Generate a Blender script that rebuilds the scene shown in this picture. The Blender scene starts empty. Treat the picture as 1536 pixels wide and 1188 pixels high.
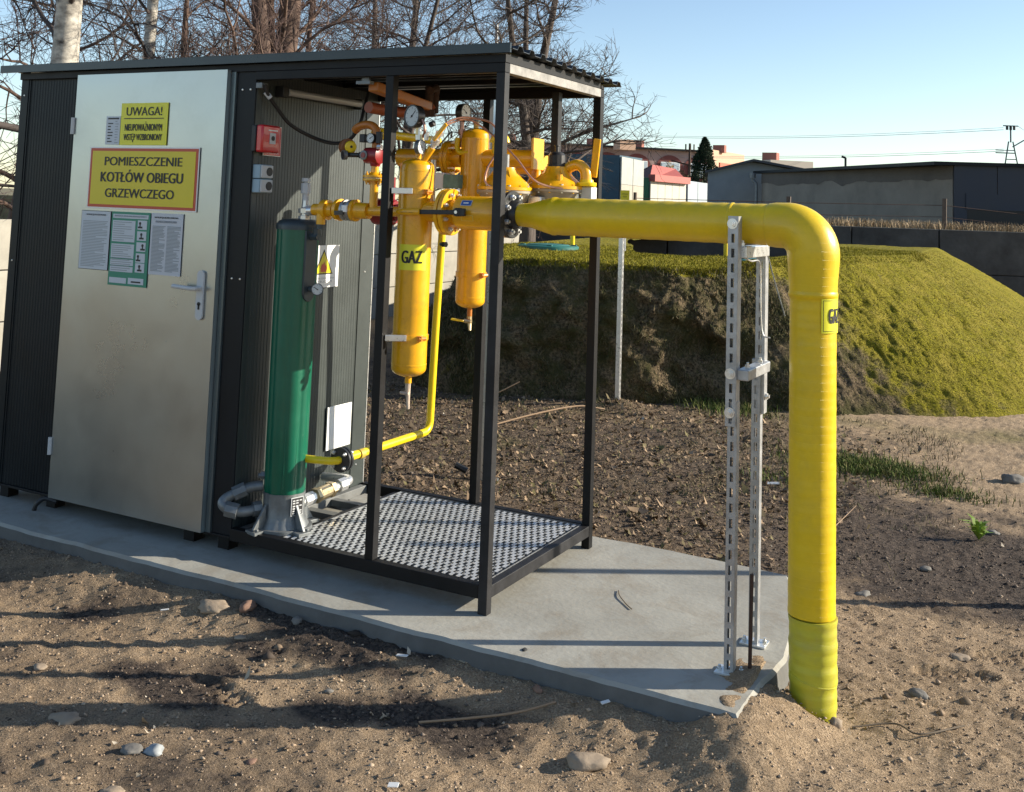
import bpy, math, random
import numpy as np
from mathutils import Vector, Matrix
random.seed(7); rng = np.random.default_rng(11)
S = bpy.context.scene; COL = S.collection
PI = math.pi
# ------------------------------------------------------------------ camera
cam_d = bpy.data.cameras.new('camera'); cam = bpy.data.objects.new('camera', cam_d); COL.objects.link(cam)
S.camera = cam
r_ = Vector((0.88227678, 0.46947174, 0.03440878)); u_ = Vector((0.01233204, -0.09612313, 0.99529305)); f_ = Vector((-0.47056945, 0.87769962, 0.09059675))
cam.matrix_world = Matrix(((r_.x, u_.x, -f_.x, 1.9863), (r_.y, u_.y, -f_.y, -3.6238), (r_.z, u_.z, -f_.z, 1.5123), (0, 0, 0, 1)))
cam_d.sensor_width = 36; cam_d.lens = 36 * 1610.24 / 1536
cam_d.shift_y = -(594 - 160.61) / 1536; cam_d.clip_start = .05; cam_d.clip_end = 3000
# ------------------------------------------------------------------ light
SUN = Vector((.85, .53, .385)).normalized()
az = math.atan2(SUN.x, SUN.y); el = math.asin(SUN.z)
W = bpy.data.worlds.new('World'); S.world = W; W.use_nodes = True
nt = W.node_tree; bg = nt.nodes['Background']
sky = nt.nodes.new('ShaderNodeTexSky'); sky.sky_type = 'NISHITA'; sky.sun_disc = False
sky.sun_elevation = el; sky.sun_rotation = az; sky.air_density = .88; sky.dust_density = .25; sky.ozone_density = 1.2
nt.links.new(sky.outputs[0], bg.inputs[0]); bg.inputs[1].default_value = .104
sl = bpy.data.lights.new('sun', 'SUN'); sl.energy = 5; sl.angle = math.radians(.5); sl.color = (1, .9, .74)
so = bpy.data.objects.new('sun', sl); COL.objects.link(so); so.rotation_euler = (-SUN).to_track_quat('-Z', 'Y').to_euler(); so.location = (6, 4, 5)
S.view_settings.view_transform = 'Standard'; S.view_settings.look = 'None'; S.view_settings.exposure = .9; S.view_settings.gamma = 1
S.view_settings.use_curve_mapping = False

# ------------------------------------------------------------------ materials
MATS = {}
def mat(name, col, rough=.6, metal=0., bump=0., bscale=60., var=0., vscale=6., spec=.5, coat=0., detail=6., col2=None, stretch=None, wave=None, stain=None):
    if name in MATS: return MATS[name]
    m = bpy.data.materials.new(name); m.use_nodes = True; n = m.node_tree; b = n.nodes['Principled BSDF']
    b.inputs['Roughness'].default_value = rough; b.inputs['Metallic'].default_value = metal
    b.inputs['Specular IOR Level'].default_value = spec; b.inputs['Coat Weight'].default_value = coat
    b.inputs['Base Color'].default_value = (*col, 1)
    L = n.links; tc = n.nodes.new('ShaderNodeTexCoord'); src = tc.outputs['Object']
    if stretch:
        mp = n.nodes.new('ShaderNodeMapping'); mp.inputs['Scale'].default_value = stretch; L.new(src, mp.inputs[0]); src = mp.outputs[0]
    if var:
        t = n.nodes.new('ShaderNodeTexNoise'); t.inputs['Scale'].default_value = vscale; t.inputs['Detail'].default_value = detail; t.inputs['Roughness'].default_value = .65
        L.new(src, t.inputs['Vector'])
        rp = n.nodes.new('ShaderNodeValToRGB'); rp.color_ramp.elements[0].position = .3; rp.color_ramp.elements[1].position = .7
        c2 = col2 or tuple(c * (1 - var) for c in col)
        rp.color_ramp.elements[0].color = (*c2, 1); rp.color_ramp.elements[1].color = (*[min(1, c * (1 + var * .4)) for c in col], 1)
        L.new(t.outputs[0], rp.inputs[0]); L.new(rp.outputs[0], b.inputs['Base Color'])
        mr = n.nodes.new('ShaderNodeMapRange'); mr.inputs['To Min'].default_value = max(.02, rough - .12); mr.inputs['To Max'].default_value = min(1, rough + .12)
        L.new(t.outputs[0], mr.inputs[0]); L.new(mr.outputs[0], b.inputs['Roughness'])
    if stain:
        ss_, st_, stc = stain; t3 = n.nodes.new('ShaderNodeTexNoise'); t3.inputs['Scale'].default_value = ss_; t3.inputs['Detail'].default_value = 9; t3.inputs['Roughness'].default_value = .7; t3.inputs['Distortion'].default_value = .6
        L.new(tc.outputs['Object'], t3.inputs['Vector']); m3 = n.nodes.new('ShaderNodeMapRange'); m3.inputs['From Min'].default_value = .48; m3.inputs['From Max'].default_value = .68; m3.inputs['To Max'].default_value = st_
        L.new(t3.outputs[0], m3.inputs[0]); mx = n.nodes.new('ShaderNodeMix'); mx.data_type = 'RGBA'; L.new(m3.outputs[0], mx.inputs[0]); mx.inputs[7].default_value = (*stc, 1)
        if b.inputs['Base Color'].links: L.new(b.inputs['Base Color'].links[0].from_socket, mx.inputs[6])
        else: mx.inputs[6].default_value = (*col, 1)
        L.new(mx.outputs[2], b.inputs['Base Color'])
    last = None
    if wave:
        w = n.nodes.new('ShaderNodeTexWave'); w.wave_type = 'BANDS'; w.bands_direction = wave[0]; w.inputs['Scale'].default_value = wave[1]; w.inputs['Distortion'].default_value = wave[3]; w.inputs['Detail'].default_value = 1.5
        w.wave_profile = 'SAW'
        L.new(tc.outputs['Object'], w.inputs['Vector'])
        bp = n.nodes.new('ShaderNodeBump'); bp.inputs['Strength'].default_value = 1; bp.inputs['Distance'].default_value = wave[2]
        L.new(w.outputs[1], bp.inputs['Height']); last = bp.outputs[0]
    if bump:
        t2 = n.nodes.new('ShaderNodeTexNoise'); t2.inputs['Scale'].default_value = bscale; t2.inputs['Detail'].default_value = 5
        L.new(src, t2.inputs['Vector'])
        bp = n.nodes.new('ShaderNodeBump'); bp.inputs['Strength'].default_value = 1; bp.inputs['Distance'].default_value = bump
        L.new(t2.outputs[0], bp.inputs['Height'])
        if last: L.new(last, bp.inputs['Normal'])
        last = bp.outputs[0]
    if last: L.new(last, b.inputs['Normal'])
    MATS[name] = m; return m
M_dark = mat('graphite_coated_steel', (.008, .010, .013), .42, spec=.2, bump=.0004, bscale=40, var=.25, vscale=3)
M_side = mat('graphite_coated_panel', (.037, .047, .045), .42, bump=.0003, bscale=30, var=.2, vscale=4)
M_front = mat('graphite_panel_shaded', (.008, .012, .015), .42, spec=.2, bump=.0003, bscale=30, var=.25, vscale=4)  # darker copy of the side panel: shade on the front put into the colour
M_frame = mat('black_painted_steel', (.006, .006, .007), .5, spec=.25, bump=.0003, bscale=90, var=.4, vscale=14)
M_frameg = mat('scuffed_black_steel', (.022, .022, .024), .5, spec=.25, bump=.0005, bscale=60, var=.6, vscale=9)
M_door = mat('galvanised_door_sheet', (.40, .425, .42), .3, metal=.9, bump=.0002, bscale=5, var=.07, vscale=1.6, stain=(2.2, .22, (.26, .27, .26)))
M_galv = mat('galvanised_steel', (.42, .43, .44), .42, metal=.6, bump=.0003, bscale=80, var=.3, vscale=20)
M_galvd = mat('dull_zinc_casting', (.2, .215, .22), .5, metal=.5, bump=.0006, bscale=70, var=.35, vscale=18)
M_zinc = mat('bright_zinc', (.75, .75, .73), .3, metal=.7, var=.15, vscale=30)
M_gbar = mat('grating_bar', (.2, .21, .22), .5, metal=.3, var=.2, vscale=25)
M_grate = mat('grating_zinc', (.78, .79, .78), .45, metal=.3, var=.25, vscale=25)
M_brass = mat('brass', (.62, .5, .3), .32, metal=.9, var=.2, vscale=40)
M_copper = mat('copper_tube', (.55, .3, .22), .35, metal=.8, var=.2, vscale=40)
M_yel = mat('yellow_enamel', (.80, .40, .006), .3, bump=.0003, bscale=90, var=.12, vscale=12, coat=.3, stain=(14, .35, (.4, .2, .03)))
M_wrap = mat('yellow_pipe_wrap', (.74, .51, .005), .4, bump=.0009, bscale=26, var=.12, vscale=7, coat=.08, stain=(5, .4, (.5, .36, .05)), wave=('Z', 11, .00035, .8))
M_wraph = mat('yellow_pipe_wrap_run', (.74, .51, .005), .4, bump=.0009, bscale=26, var=.12, vscale=7, coat=.08, stain=(5, .4, (.5, .36, .05)), wave=('X', 11, .00035, .8))
M_lime = mat('lime_tape_wrap', (.50, .47, .03), .5, bump=.0022, bscale=11, var=.15, vscale=9, stain=(9, .5, (.36, .3, .09)), stretch=(.6, .6, 3), wave=('Z', 5.0, .0008, 2))
M_tubey = mat('bright_yellow_paint', (.85, .6, .01), .35, bump=.0003, bscale=80, var=.08, vscale=20)
M_black = mat('black_rubber', (.012, .012, .013), .5, bump=.0003, bscale=90)
M_blkm = mat('black_flange_paint', (.02, .021, .022), .35, bump=.0004, bscale=60, var=.2, vscale=20)
M_green = mat('green_enamel', (.002, .112, .062), .36, bump=.0002, bscale=60, var=.15, vscale=8, coat=.1)
M_slate = mat('slate_grey_casting', (.04, .055, .062), .42, bump=.0006, bscale=90, var=.2, vscale=20)
M_red = mat('red_plastic', (.55, .01, .015), .3, var=.1, vscale=9, coat=.3)
M_dred = mat('dark_red_paint', (.25, .012, .015), .35, var=.2, vscale=20)
M_orange = mat('rust_orange_paint', (.45, .15, .015), .4, bump=.0004, bscale=60, var=.2, vscale=20)
M_white = mat('white_plastic', (.78, .78, .76), .4)
M_lgrey = mat('light_grey_plastic', (.5, .52, .53), .45)
M_shadeg = mat('shaded_grey_plastic', (.26, .38, .46), .45)  # blue shade of the socket front faces put into the housing colour
M_dial = mat('gauge_dial', (.55, .6, .62), .25)
M_sy = mat('sign_yellow', (.66, .54, .008), .35, bump=.0001, bscale=40)
M_syl = mat('sign_lemon', (.75, .72, .03), .4)
M_sred = mat('sign_red', (.5, .06, .02), .4)
M_ink = mat('black_ink', (.01, .01, .011), .5)
M_sgrn = mat('sign_green', (.015, .22, .14), .4)
M_paper = mat('white_notice', (.5, .55, .6), .4)
M_greyprint = mat('grey_print', (.24, .27, .3), .5)
M_manh = mat('green_lid_plastic', (.02, .14, .12), .45, bump=.001, bscale=20, var=.2, vscale=6)
M_rust = mat('rusty_steel', (.06, .03, .02), .8, bump=.0008, bscale=90, var=.4, vscale=30)
M_conc = mat('concrete_slab', (.33, .325, .29), .85, bump=.0016, bscale=45, var=.3, vscale=1.7, stain=(5, .55, (.2, .165, .12)), detail=10)
M_cside = mat('shaded_concrete_edge', (.13, .13, .125), .9, bump=.004, bscale=20, var=.3, vscale=6, detail=8)  # slab sides: shade put into a darker concrete colour than the top
M_cpan = mat('concrete_panel', (.34, .32, .27), .9, bump=.003, bscale=12, var=.25, vscale=3, detail=8)
M_dwall = mat('old_dark_concrete', (.06, .062, .06), .9, bump=.01, bscale=6, var=.6, vscale=2.0, detail=10)

# ------------------------------------------------------------------ mesh helpers
def basis(d):
    d = Vector(d).normalized(); a = Vector((0, 0, 1)) if abs(d.z) < .9 else Vector((1, 0, 0))
    u = d.cross(a).normalized(); v = u.cross(d).normalized(); return u, v, d
class MB:
    def __init__(s): s.v = []; s.f = []
    def add(s, vs, fs):
        o = len(s.v); s.v += [tuple(x) for x in vs]; s.f += [tuple(i + o for i in f) for f in fs]; return s
    def box(s, x0, x1, y0, y1, z0, z1):
        return s.add([(x0,y0,z0),(x1,y0,z0),(x1,y1,z0),(x0,y1,z0),(x0,y0,z1),(x1,y0,z1),(x1,y1,z1),(x0,y1,z1)],
                     [(0,3,2,1),(4,5,6,7),(0,1,5,4),(1,2,6,5),(2,3,7,6),(3,0,4,7)])
    def bar(s, p, q, w, h, up=(0, 0, 1)):
        p = Vector(p); q = Vector(q); d = (q - p).normalized(); up = Vector(up)
        if abs(d.dot(up)) > .95: up = Vector((0, 1, 0))
        sd = d.cross(up).normalized(); up = sd.cross(d)
        vs = [c + sd * a * w / 2 + up * b * h / 2 for c in (p, q) for a, b in ((-1,-1),(1,-1),(1,1),(-1,1))]
        return s.add(vs, [(0,1,2,3),(7,6,5,4),(0,4,5,1),(1,5,6,2),(2,6,7,3),(3,7,4,0)])
    def tube(s, pts, r, n=12, cap=True):
        pts = [Vector(p) for p in pts]; k = len(pts); rs = r if hasattr(r, '__len__') else [r] * k
        t0 = (pts[1] - pts[0]).normalized(); u, v, _ = basis(t0); o = len(s.v)
        for i, p in enumerate(pts):
            a = pts[max(i - 1, 0)]; b = pts[min(i + 1, k - 1)]; t = (b - a).normalized()
            u = (u - t * u.dot(t)).normalized(); v = t.cross(u)
            for j in range(n):
                an = 2 * PI * j / n; s.v.append(tuple(p + (u * math.cos(an) + v * math.sin(an)) * rs[i]))
        for i in range(k - 1):
            for j in range(n):
                s.f.append((o+i*n+j, o+i*n+(j+1)%n, o+(i+1)*n+(j+1)%n, o+(i+1)*n+j))
        if cap:
            s.f.append(tuple(o + j for j in reversed(range(n)))); s.f.append(tuple(o + (k-1)*n + j for j in range(n)))
        return s
    def cyl(s, p, q, r, n=16, r2=None): return s.tube([p, q], [r, r if r2 is None else r2], n)
    def lathe(s, base, d, prof, n=24, sq=1.0):
        u, v, d = basis(d); base = Vector(base); o = len(s.v); k = len(prof)
        for h, r in prof:
            for j in range(n):
                an = 2 * PI * j / n; s.v.append(tuple(base + d * h + (u * math.cos(an) + v * math.sin(an)) * max(r, 1e-4)))
        for i in range(k - 1):
            for j in range(n): s.f.append((o+i*n+j, o+(i+1)*n+j, o+(i+1)*n+(j+1)%n, o+i*n+(j+1)%n))
        s.f.append(tuple(o + j for j in range(n))); s.f.append(tuple(o + (k-1)*n + j for j in reversed(range(n))))
        return s
    def prism(s, poly, z0, z1):
        n = len(poly); vs = [(x, y, z0) for x, y in poly] + [(x, y, z1) for x, y in poly]
        return s.add(vs, [tuple(reversed(range(n))), tuple(range(n, 2*n))] + [(i, (i+1)%n, n+(i+1)%n, n+i) for i in range(n)])
    def build(s, name, m, parent=None, smooth=35, bevel=0, loc=None):
        base = Vector((0, 0, 0))
        if parent is not None: base = Vector(parent.get('_o', (0, 0, 0)))
        elif loc is not None: base = Vector(loc)
        me = bpy.data.meshes.new(name)
        v = np.array(s.v, dtype=float) - np.array(base)
        me.from_pydata(v.tolist(), [], s.f); me.materials.append(m)
        import bmesh
        b = bmesh.new(); b.from_mesh(me); bmesh.ops.recalc_face_normals(b, faces=b.faces); b.to_mesh(me); b.free()
        if smooth:
            me.shade_smooth()
            me.set_sharp_from_angle(angle=math.radians(smooth))
        o = bpy.data.objects.new(name, me); COL.objects.link(o)
        if parent is not None: o.parent = parent
        else: o.location = base
        o['_o'] = tuple(base)
        if bevel:
            bm_ = o.modifiers.new('bevel', 'BEVEL'); bm_.width = bevel; bm_.segments = 2; bm_.limit_method = 'ANGLE'; bm_.angle_limit = math.radians(40)
        return o
def tag(o, label=None, cat=None, group=None, kind=None):
    if label: o['label'] = label
    if cat: o['category'] = cat
    if group: o['group'] = group
    if kind: o['kind'] = kind
    return o
def thing(name, loc, label, cat, group=None):
    o = bpy.data.objects.new(name, None); COL.objects.link(o); o.location = loc; o.empty_display_size = .1; o['_o'] = tuple(loc)
    return tag(o, label, cat, group)
def kids(o): return [c for c in bpy.data.objects if c.parent == o]
def arc(c, a, b, r, t0, t1, n=8):   # points c + r(cos a + sin b)
    c = Vector(c); a = Vector(a); b = Vector(b)
    return [c + (a * math.cos(t0 + (t1 - t0) * i / n) + b * math.sin(t0 + (t1 - t0) * i / n)) * r for i in range(n + 1)]
def smoothpath(pts, n=8):
    P = [Vector(p) for p in pts]; P = [P[0] * 2 - P[1]] + P + [P[-1] * 2 - P[-2]]; out = []
    for i in range(1, len(P) - 2):
        for k in range(n):
            t = k / n; a, b, c, d = P[i-1], P[i], P[i+1], P[i+2]
            out.append(.5 * ((2*b) + (c-a)*t + (2*a-5*b+4*c-d)*t*t + (-a+3*b-3*c+d)*t**3))
    out.append(P[-2]); return out
def npmesh(name, v, f, m, loc=(0, 0, 0), smooth=False, attr=None):
    me = bpy.data.meshes.new(name); v = np.asarray(v, dtype=np.float32) - np.array(loc, dtype=np.float32); f = np.asarray(f, dtype=np.int32)
    k = f.shape[1]; me.vertices.add(len(v)); me.vertices.foreach_set('co', v.ravel()); me.loops.add(f.size); me.loops.foreach_set('vertex_index', f.ravel())
    me.polygons.add(len(f)); me.polygons.foreach_set('loop_start', np.arange(0, f.size, k, dtype=np.int32))
    me.update(calc_edges=True); me.validate()
    if smooth: me.shade_smooth()
    me.materials.append(m)
    if attr is not None:
        for nm, a in attr.items():
            at = me.attributes.new(nm, 'FLOAT', 'POINT'); at.data.foreach_set('value', np.asarray(a, dtype=np.float32))
    o = bpy.data.objects.new(name, me); COL.objects.link(o); o.location = loc; o['_o'] = tuple(loc); return o
# value noise
def _h(ix, iy, s):
    h = (ix.astype(np.int64) * 374761393 + iy.astype(np.int64) * 668265263 + s * 974634777) & 0xffffffff
    h = ((h ^ (h >> 13)) * 1274126177) & 0xffffffff
    return ((h ^ (h >> 16)) & 0xffff) / 65535.0
def vn(x, y, s=0):
    ix = np.floor(x); iy = np.floor(y); fx = x - ix; fy = y - iy; fx = fx*fx*(3-2*fx); fy = fy*fy*(3-2*fy)
    return (_h(ix,iy,s)*(1-fx)+_h(ix+1,iy,s)*fx)*(1-fy)+(_h(ix,iy+1,s)*(1-fx)+_h(ix+1,iy+1,s)*fx)*fy
def fbm(x, y, f=1., o=5, s=0, g=.5):
    t = 0; a = 1; n = 0
    for i in range(o): t = t + vn(x*f+i*17.3, y*f-i*9.1, s+i)*a; n += a; a *= g; f *= 2.03
    return t / n
def ss(a, b, x): t = np.clip((x - a) / (b - a), 0, 1); return t*t*(3-2*t)

# text fitted to a box and mapped by a function (u, v) -> world
def text(body, u0, u1, v0, v1, fn, name, m, parent, bold=.006):
    fat = bold; c = bpy.data.curves.new('t', 'FONT'); c.body = body; c.size = 1; c.offset = 0; c.resolution_u = 3
    o = bpy.data.objects.new('t', c); COL.objects.link(o); bpy.context.view_layer.update()
    dg = bpy.context.evaluated_depsgraph_get(); me = bpy.data.meshes.new_from_object(o.evaluated_get(dg))
    bpy.data.objects.remove(o); bpy.data.curves.remove(c)
    co = np.array([v.co[:] for v in me.vertices]); lo = co.min(0); hi = co.max(0)
    base = np.array(parent.get('_o', (0, 0, 0)))
    fs = [tuple(p.vertices) for p in me.polygons]; nv = []; nf = []; sg = 1 if u1 > u0 else -1; hgt = abs(v1 - v0); copies = ((-.5, 0), (0, .0002), (.5, .0004)) if fat >= .008 else ((0, 0),)
    for q, (sh, dpth) in enumerate(copies):
        for p in co:
            u = u0 + (p[0]-lo[0])/(hi[0]-lo[0])*(u1-u0) + sg*sh*hgt*fat*8; w = v0 + (p[1]-lo[1])/(hi[1]-lo[1])*(v1-v0)
            P_ = Vector(fn(u, w)); au = (Vector(fn(u + .001*sg, w)) - P_).normalized(); nv.append(P_ + au.cross(Vector((0, 0, 1))) * dpth - Vector(base))
        nf += [tuple(i + q*len(co) for i in f) for f in fs]
    me = bpy.data.meshes.new(name); me.from_pydata(nv, [], nf)
    me.name = name; me.materials.clear(); me.materials.append(m)
    t = bpy.data.objects.new(name, me); COL.objects.link(t); t.parent = parent; t['_o'] = tuple(base); return t

# ================================================================== GROUND
def mound_base_y(x): return np.interp(x, [-3.4, -2.4, -1.4, -.7, .2, .9, 1.6], [4.2, 4.5, 4.85, 5.4, 5.5, 5.8, 6.5])
def ground_z(x, y):
    z = -.125 + .035 * (fbm(x, y, .9, 3, 3) - .5)
    z = z + .03 * ss(2.5, 5.5, y)
    z = z + .062 * ss(-.62, -.26, y) * ss(1.6, 1.0, x) * ss(.2, -.1, y)
    back = ss(.95, 1.25, y) * ss(2.6, 1.4, y) * ss(1.3, .2, x)
    z = z + back * .075
    # sand spilled over the slab's right end
    d = np.hypot((x - 1.02) / .16, (y - .02) / .30) + 1.1 * (fbm(x, y, 9, 4, 15) - .5); z = np.minimum(z + .06 * ss(1.5, .3, d), np.maximum(z, .0))
    tq = np.clip((y + .27) / .24, 0, 1); dq = np.hypot(x - (1.035 + .02 * tq), y + .27 - .24 * tq) + .05 * (fbm(x, y, 8, 3, 16) - .5); z = np.maximum(z, -.004 - .12 * ss(.0, .34, dq) * (1 + 0 * x))
    d2 = np.hypot((x - 1.18) / .28, (y - .1) / .28); z = z - .01 * ss(1.0, .4, d2)
    d3 = np.hypot(x + 1.405, y - 4.7); z = z + .06 * ss(.4, 0, d3)
    return z
def soil(x, y):
    """0 dark soil .. 1 pale sand ; second: brown litter amount ; third: green amount"""
    n1 = fbm(x, y, 1.3, 5, 21, .6); n2 = fbm(x, y, 4.5, 4, 31, .6)
    front = ss(.2, -.3, y - .0)
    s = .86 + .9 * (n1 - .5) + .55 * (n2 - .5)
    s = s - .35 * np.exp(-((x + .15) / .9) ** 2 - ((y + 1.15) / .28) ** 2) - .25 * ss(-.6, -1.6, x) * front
    s = s - .45 * ss(.05, .3, y) * ss(1.0, .7, x)
    back = ss(1.0, 1.3, y)
    dark = np.exp(-((y - 1.95 - .12 * x) / .45) ** 2) * ss(.2, .9, x)  # dark soil band; the shade lying there is mixed into its colour too
    s = s - .95 * dark - .35 * back * ss(3.6, 3.0, y)
    s = s + .75 * ss(3.7, 4.4, y - .25 * (x - 1)) * ss(-.2, .6, x)
    s = s + .35 * np.exp(-((y - 1.22) / .12) ** 2) * ss(-.9, -.2, x)
    lit = back * ss(1.2, .2, x) * (.6 + .8 * (n2 - .5)) * ss(5.3, 4.6, y)
    gr = np.clip(1.6 * (n1 - .52), 0, 1) * ss(2.2, 3.4, y)
    s = s - .8 * ss(.56, .68, fbm(x * .6, y, 1.6, 4, 77)) * front * ss(.75, .2, x)
    s = s + .35 * ss(.3, .8, x) * front
    return np.clip(s, 0, 1), np.clip(lit, 0, 1), np.clip(gr, 0, 1)
def grid(xs, ys):
    X, Y = np.meshgrid(xs, ys); nx, ny = len(xs), len(ys)
    i = np.arange(nx - 1)[None, :] + (np.arange(ny - 1) * nx)[:, None]
    f = np.stack([i, i + 1, i + nx + 1, i + nx], -1).reshape(-1, 4); return X.ravel(), Y.ravel(), f
gm = bpy.data.materials.new('bare_soil'); gm.use_nodes = True
def ground_mat(gm):
    n = gm.node_tree; L = n.links; b = n.nodes['Principled BSDF']; b.inputs['Roughness'].default_value = .95; b.inputs['Specular IOR Level'].default_value = .2
    def A(nm): a = n.nodes.new('ShaderNodeAttribute'); a.attribute_name = nm; return a.outputs['Fac']
    def mixc(f, a, c):
        m = n.nodes.new('ShaderNodeMix'); m.data_type = 'RGBA'
        if isinstance(f, float): m.inputs[0].default_value = f
        else: L.new(f, m.inputs[0])
        for k, x in ((6, a), (7, c)):
            if isinstance(x, tuple): m.inputs[k].default_value = (*x, 1)
            else: L.new(x, m.inputs[k])
        return m.outputs[2]
    tc = n.nodes.new('ShaderNodeTexCoord')
    def noise(sc, d=6, r=.6):
        t = n.nodes.new('ShaderNodeTexNoise'); t.inputs['Scale'].default_value = sc; t.inputs['Detail'].default_value = d; t.inputs['Roughness'].default_value = r; L.new(tc.outputs['Object'], t.inputs['Vector']); return t.outputs[0]
    def ramp(x, a, c):
        r = n.nodes.new('ShaderNodeMapRange'); r.inputs['From Min'].default_value = a; r.inputs['From Max'].default_value = c; L.new(x, r.inputs[0]); return r.outputs[0]
    fine = noise(160, 4); mid = noise(24, 6); fine2 = noise(60, 6, .75)
    sand = mixc(ramp(fine, .35, .65), (.20, .142, .088), (.62, .465, .31))
    sand = mixc(ramp(mid, .4, .7), sand, (.34, .245, .155))
    dark = mixc(ramp(fine2, .4, .62), (.035, .028, .024), (.15, .115, .09))
    lit = mixc(ramp(fine2, .42, .6), (.055, .04, .028), (.27, .195, .125))
    grn = mixc(ramp(fine2, .4, .6), (.04, .06, .012), (.17, .17, .03))
    md = n.nodes.new('ShaderNodeMath'); md.operation = 'ADD'; L.new(A('sand'), md.inputs[0])
    sb = n.nodes.new('ShaderNodeMath'); sb.operation = 'MULTIPLY_ADD'; L.new(mid, sb.inputs[0]); sb.inputs[1].default_value = .5; sb.inputs[2].default_value = -.25; L.new(sb.outputs[0], md.inputs[1])
    c = mixc(ramp(md.outputs[0], .25, .7), dark, sand)
    c = mixc(A('litter'), c, lit); c = mixc(A('green'), c, grn)
    L.new(c, b.inputs['Base Color'])
    bp = n.nodes.new('ShaderNodeBump'); bp.inputs['Distance'].default_value = .016; bp.inputs['Strength'].default_value = 1
    L.new(fine2, bp.inputs['Height'])
    bp2 = n.nodes.new('ShaderNodeBump'); bp2.inputs['Distance'].default_value = .007; L.new(fine, bp2.inputs['Height']); L.new(bp.outputs[0], bp2.inputs['Normal'])
    L.new(bp2.outputs[0], b.inputs['Normal'])
ground_mat(gm)
def micro(x, y):
    lumps = fbm(x, y, 9, 4, 51, .62); tread = 0
    d = np.hypot(x - 1.75, y - .85)
    
    fp = 0
    for px, py, a in ((1.72, 1.02, .5), (1.55, .74, .35), (1.9, .62, .6), (-.55, -.78, 2.9), (.1, -1.15, .2)):
        u = (x - px) * math.cos(a) + (y - py) * math.sin(a); v = -(x - px) * math.sin(a) + (y - py) * math.cos(a)
        e = (np.abs(u) / .14) ** 3 + (np.abs(v) / .048) ** 3; fp = fp - ss(1.25, .8, e) * (.014 + .005 * np.sign(np.sin(u * 150))) + .008 * np.exp(-((e - 1.5) / .5) ** 2)
    return .026 * (lumps - .5) + .014 * (np.abs(fbm(x, y, 30, 2, 61) - .5) * 2 - .4) + fp
# one sheet: fine in view, coarse out to the horizon
xs = np.concatenate([[-400, -150, -60, -25, -12, -8, -6], np.arange(-4.6, 3.0, .0165), [3.3, 4, 6, 12, 30, 100, 400]])
ys = np.concatenate([[-60, -20, -8, -4, -2.6], np.arange(-1.75, 1.4, .0165), np.arange(1.4, 6.9, .028), [7.3, 8, 10, 12, 14, 17.5, 25, 60, 200, 900]])
X, Y, F = grid(xs, ys)
far = ss(4, 8, np.abs(X)) + ss(8, 14, Y); Z = ground_z(X, Y) + micro(X, Y) * (1 - np.clip(far, 0, 1)) * (1 - .75 * ss(.25, .05, np.hypot((X-1.2), (Y-.1)) ) * 0)
inslab = (X < 1.02 - .0) & (X > -4.9) & (Y > -.26) & (Y < 1.08)
d = np.hypot((X - 1.02) / .16, (Y - .02) / .30)
d = d + 1.0 * (fbm(X, Y, 9, 4, 15) - .5)
Z = np.where(inslab, np.where(d > 1.5, -.16, -.02 + .036 * ss(1.25, .2, d) + .012 * (fbm(X, Y, 22, 3, 8) - .5)), Z)
Z = np.where((np.hypot(X - 1.172, Y - .1) < .1), np.minimum(Z, -.125), Z)
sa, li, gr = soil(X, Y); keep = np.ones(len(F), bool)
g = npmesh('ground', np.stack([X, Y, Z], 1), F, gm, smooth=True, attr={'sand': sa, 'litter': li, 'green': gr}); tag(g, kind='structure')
def gz(x, y): x = np.atleast_1d(np.asarray(x, float)); y = np.atleast_1d(np.asarray(y, float)); return ground_z(x, y) + micro(x, y)

# concrete slab, slightly ragged edges
def slab():
    poly = [(-4.8, -.275), (1.035, -.277), (1.062, .237), (1.0, .62), (.861, 1.087), (.34, 1.115), (-4.8, 1.095)]
    pts = []
    for i in range(len(poly)):
        a = np.array(poly[i]); b = np.array(poly[(i+1) % len(poly)]); n = max(1, int(np.linalg.norm(b - a) / .02))
        for k in range(n): pts.append(a + (b - a) * k / n)
    P = np.array(pts); N = len(P)
    j = (fbm(P[:, 0], P[:, 1], 7, 4, 5) - .5) * .022
    cen = np.array([-1.5, .4]); dv = np.zeros_like(P)
    tang = np.roll(P, -1, 0) - np.roll(P, 1, 0); nn = np.stack([tang[:, 1], -tang[:, 0]], 1); nn /= np.linalg.norm(nn, axis=1)[:, None]
    m = MB()
    r0 = P + nn * j[:, None] - nn * .012; r1 = P + nn * j[:, None]; r2 = P + nn * (j[:, None] * 1.6 + .004)
    rings = [(r0, 0.0), (r1, -.012), (r2, -.06), (r2 + nn * .006, -.18)]
    for r, z in rings:
        for p in r: m.v.append((p[0], p[1], z))
    for k in range(3):
        for i in range(N): m.f.append((k*N+i, (k+1)*N+i, (k+1)*N+(i+1) % N, k*N+(i+1) % N))
    m.f.append(tuple(range(N)))
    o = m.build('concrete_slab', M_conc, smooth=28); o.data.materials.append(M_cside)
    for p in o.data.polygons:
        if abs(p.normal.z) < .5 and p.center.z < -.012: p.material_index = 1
    tag(o, kind='structure')
slab()

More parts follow.
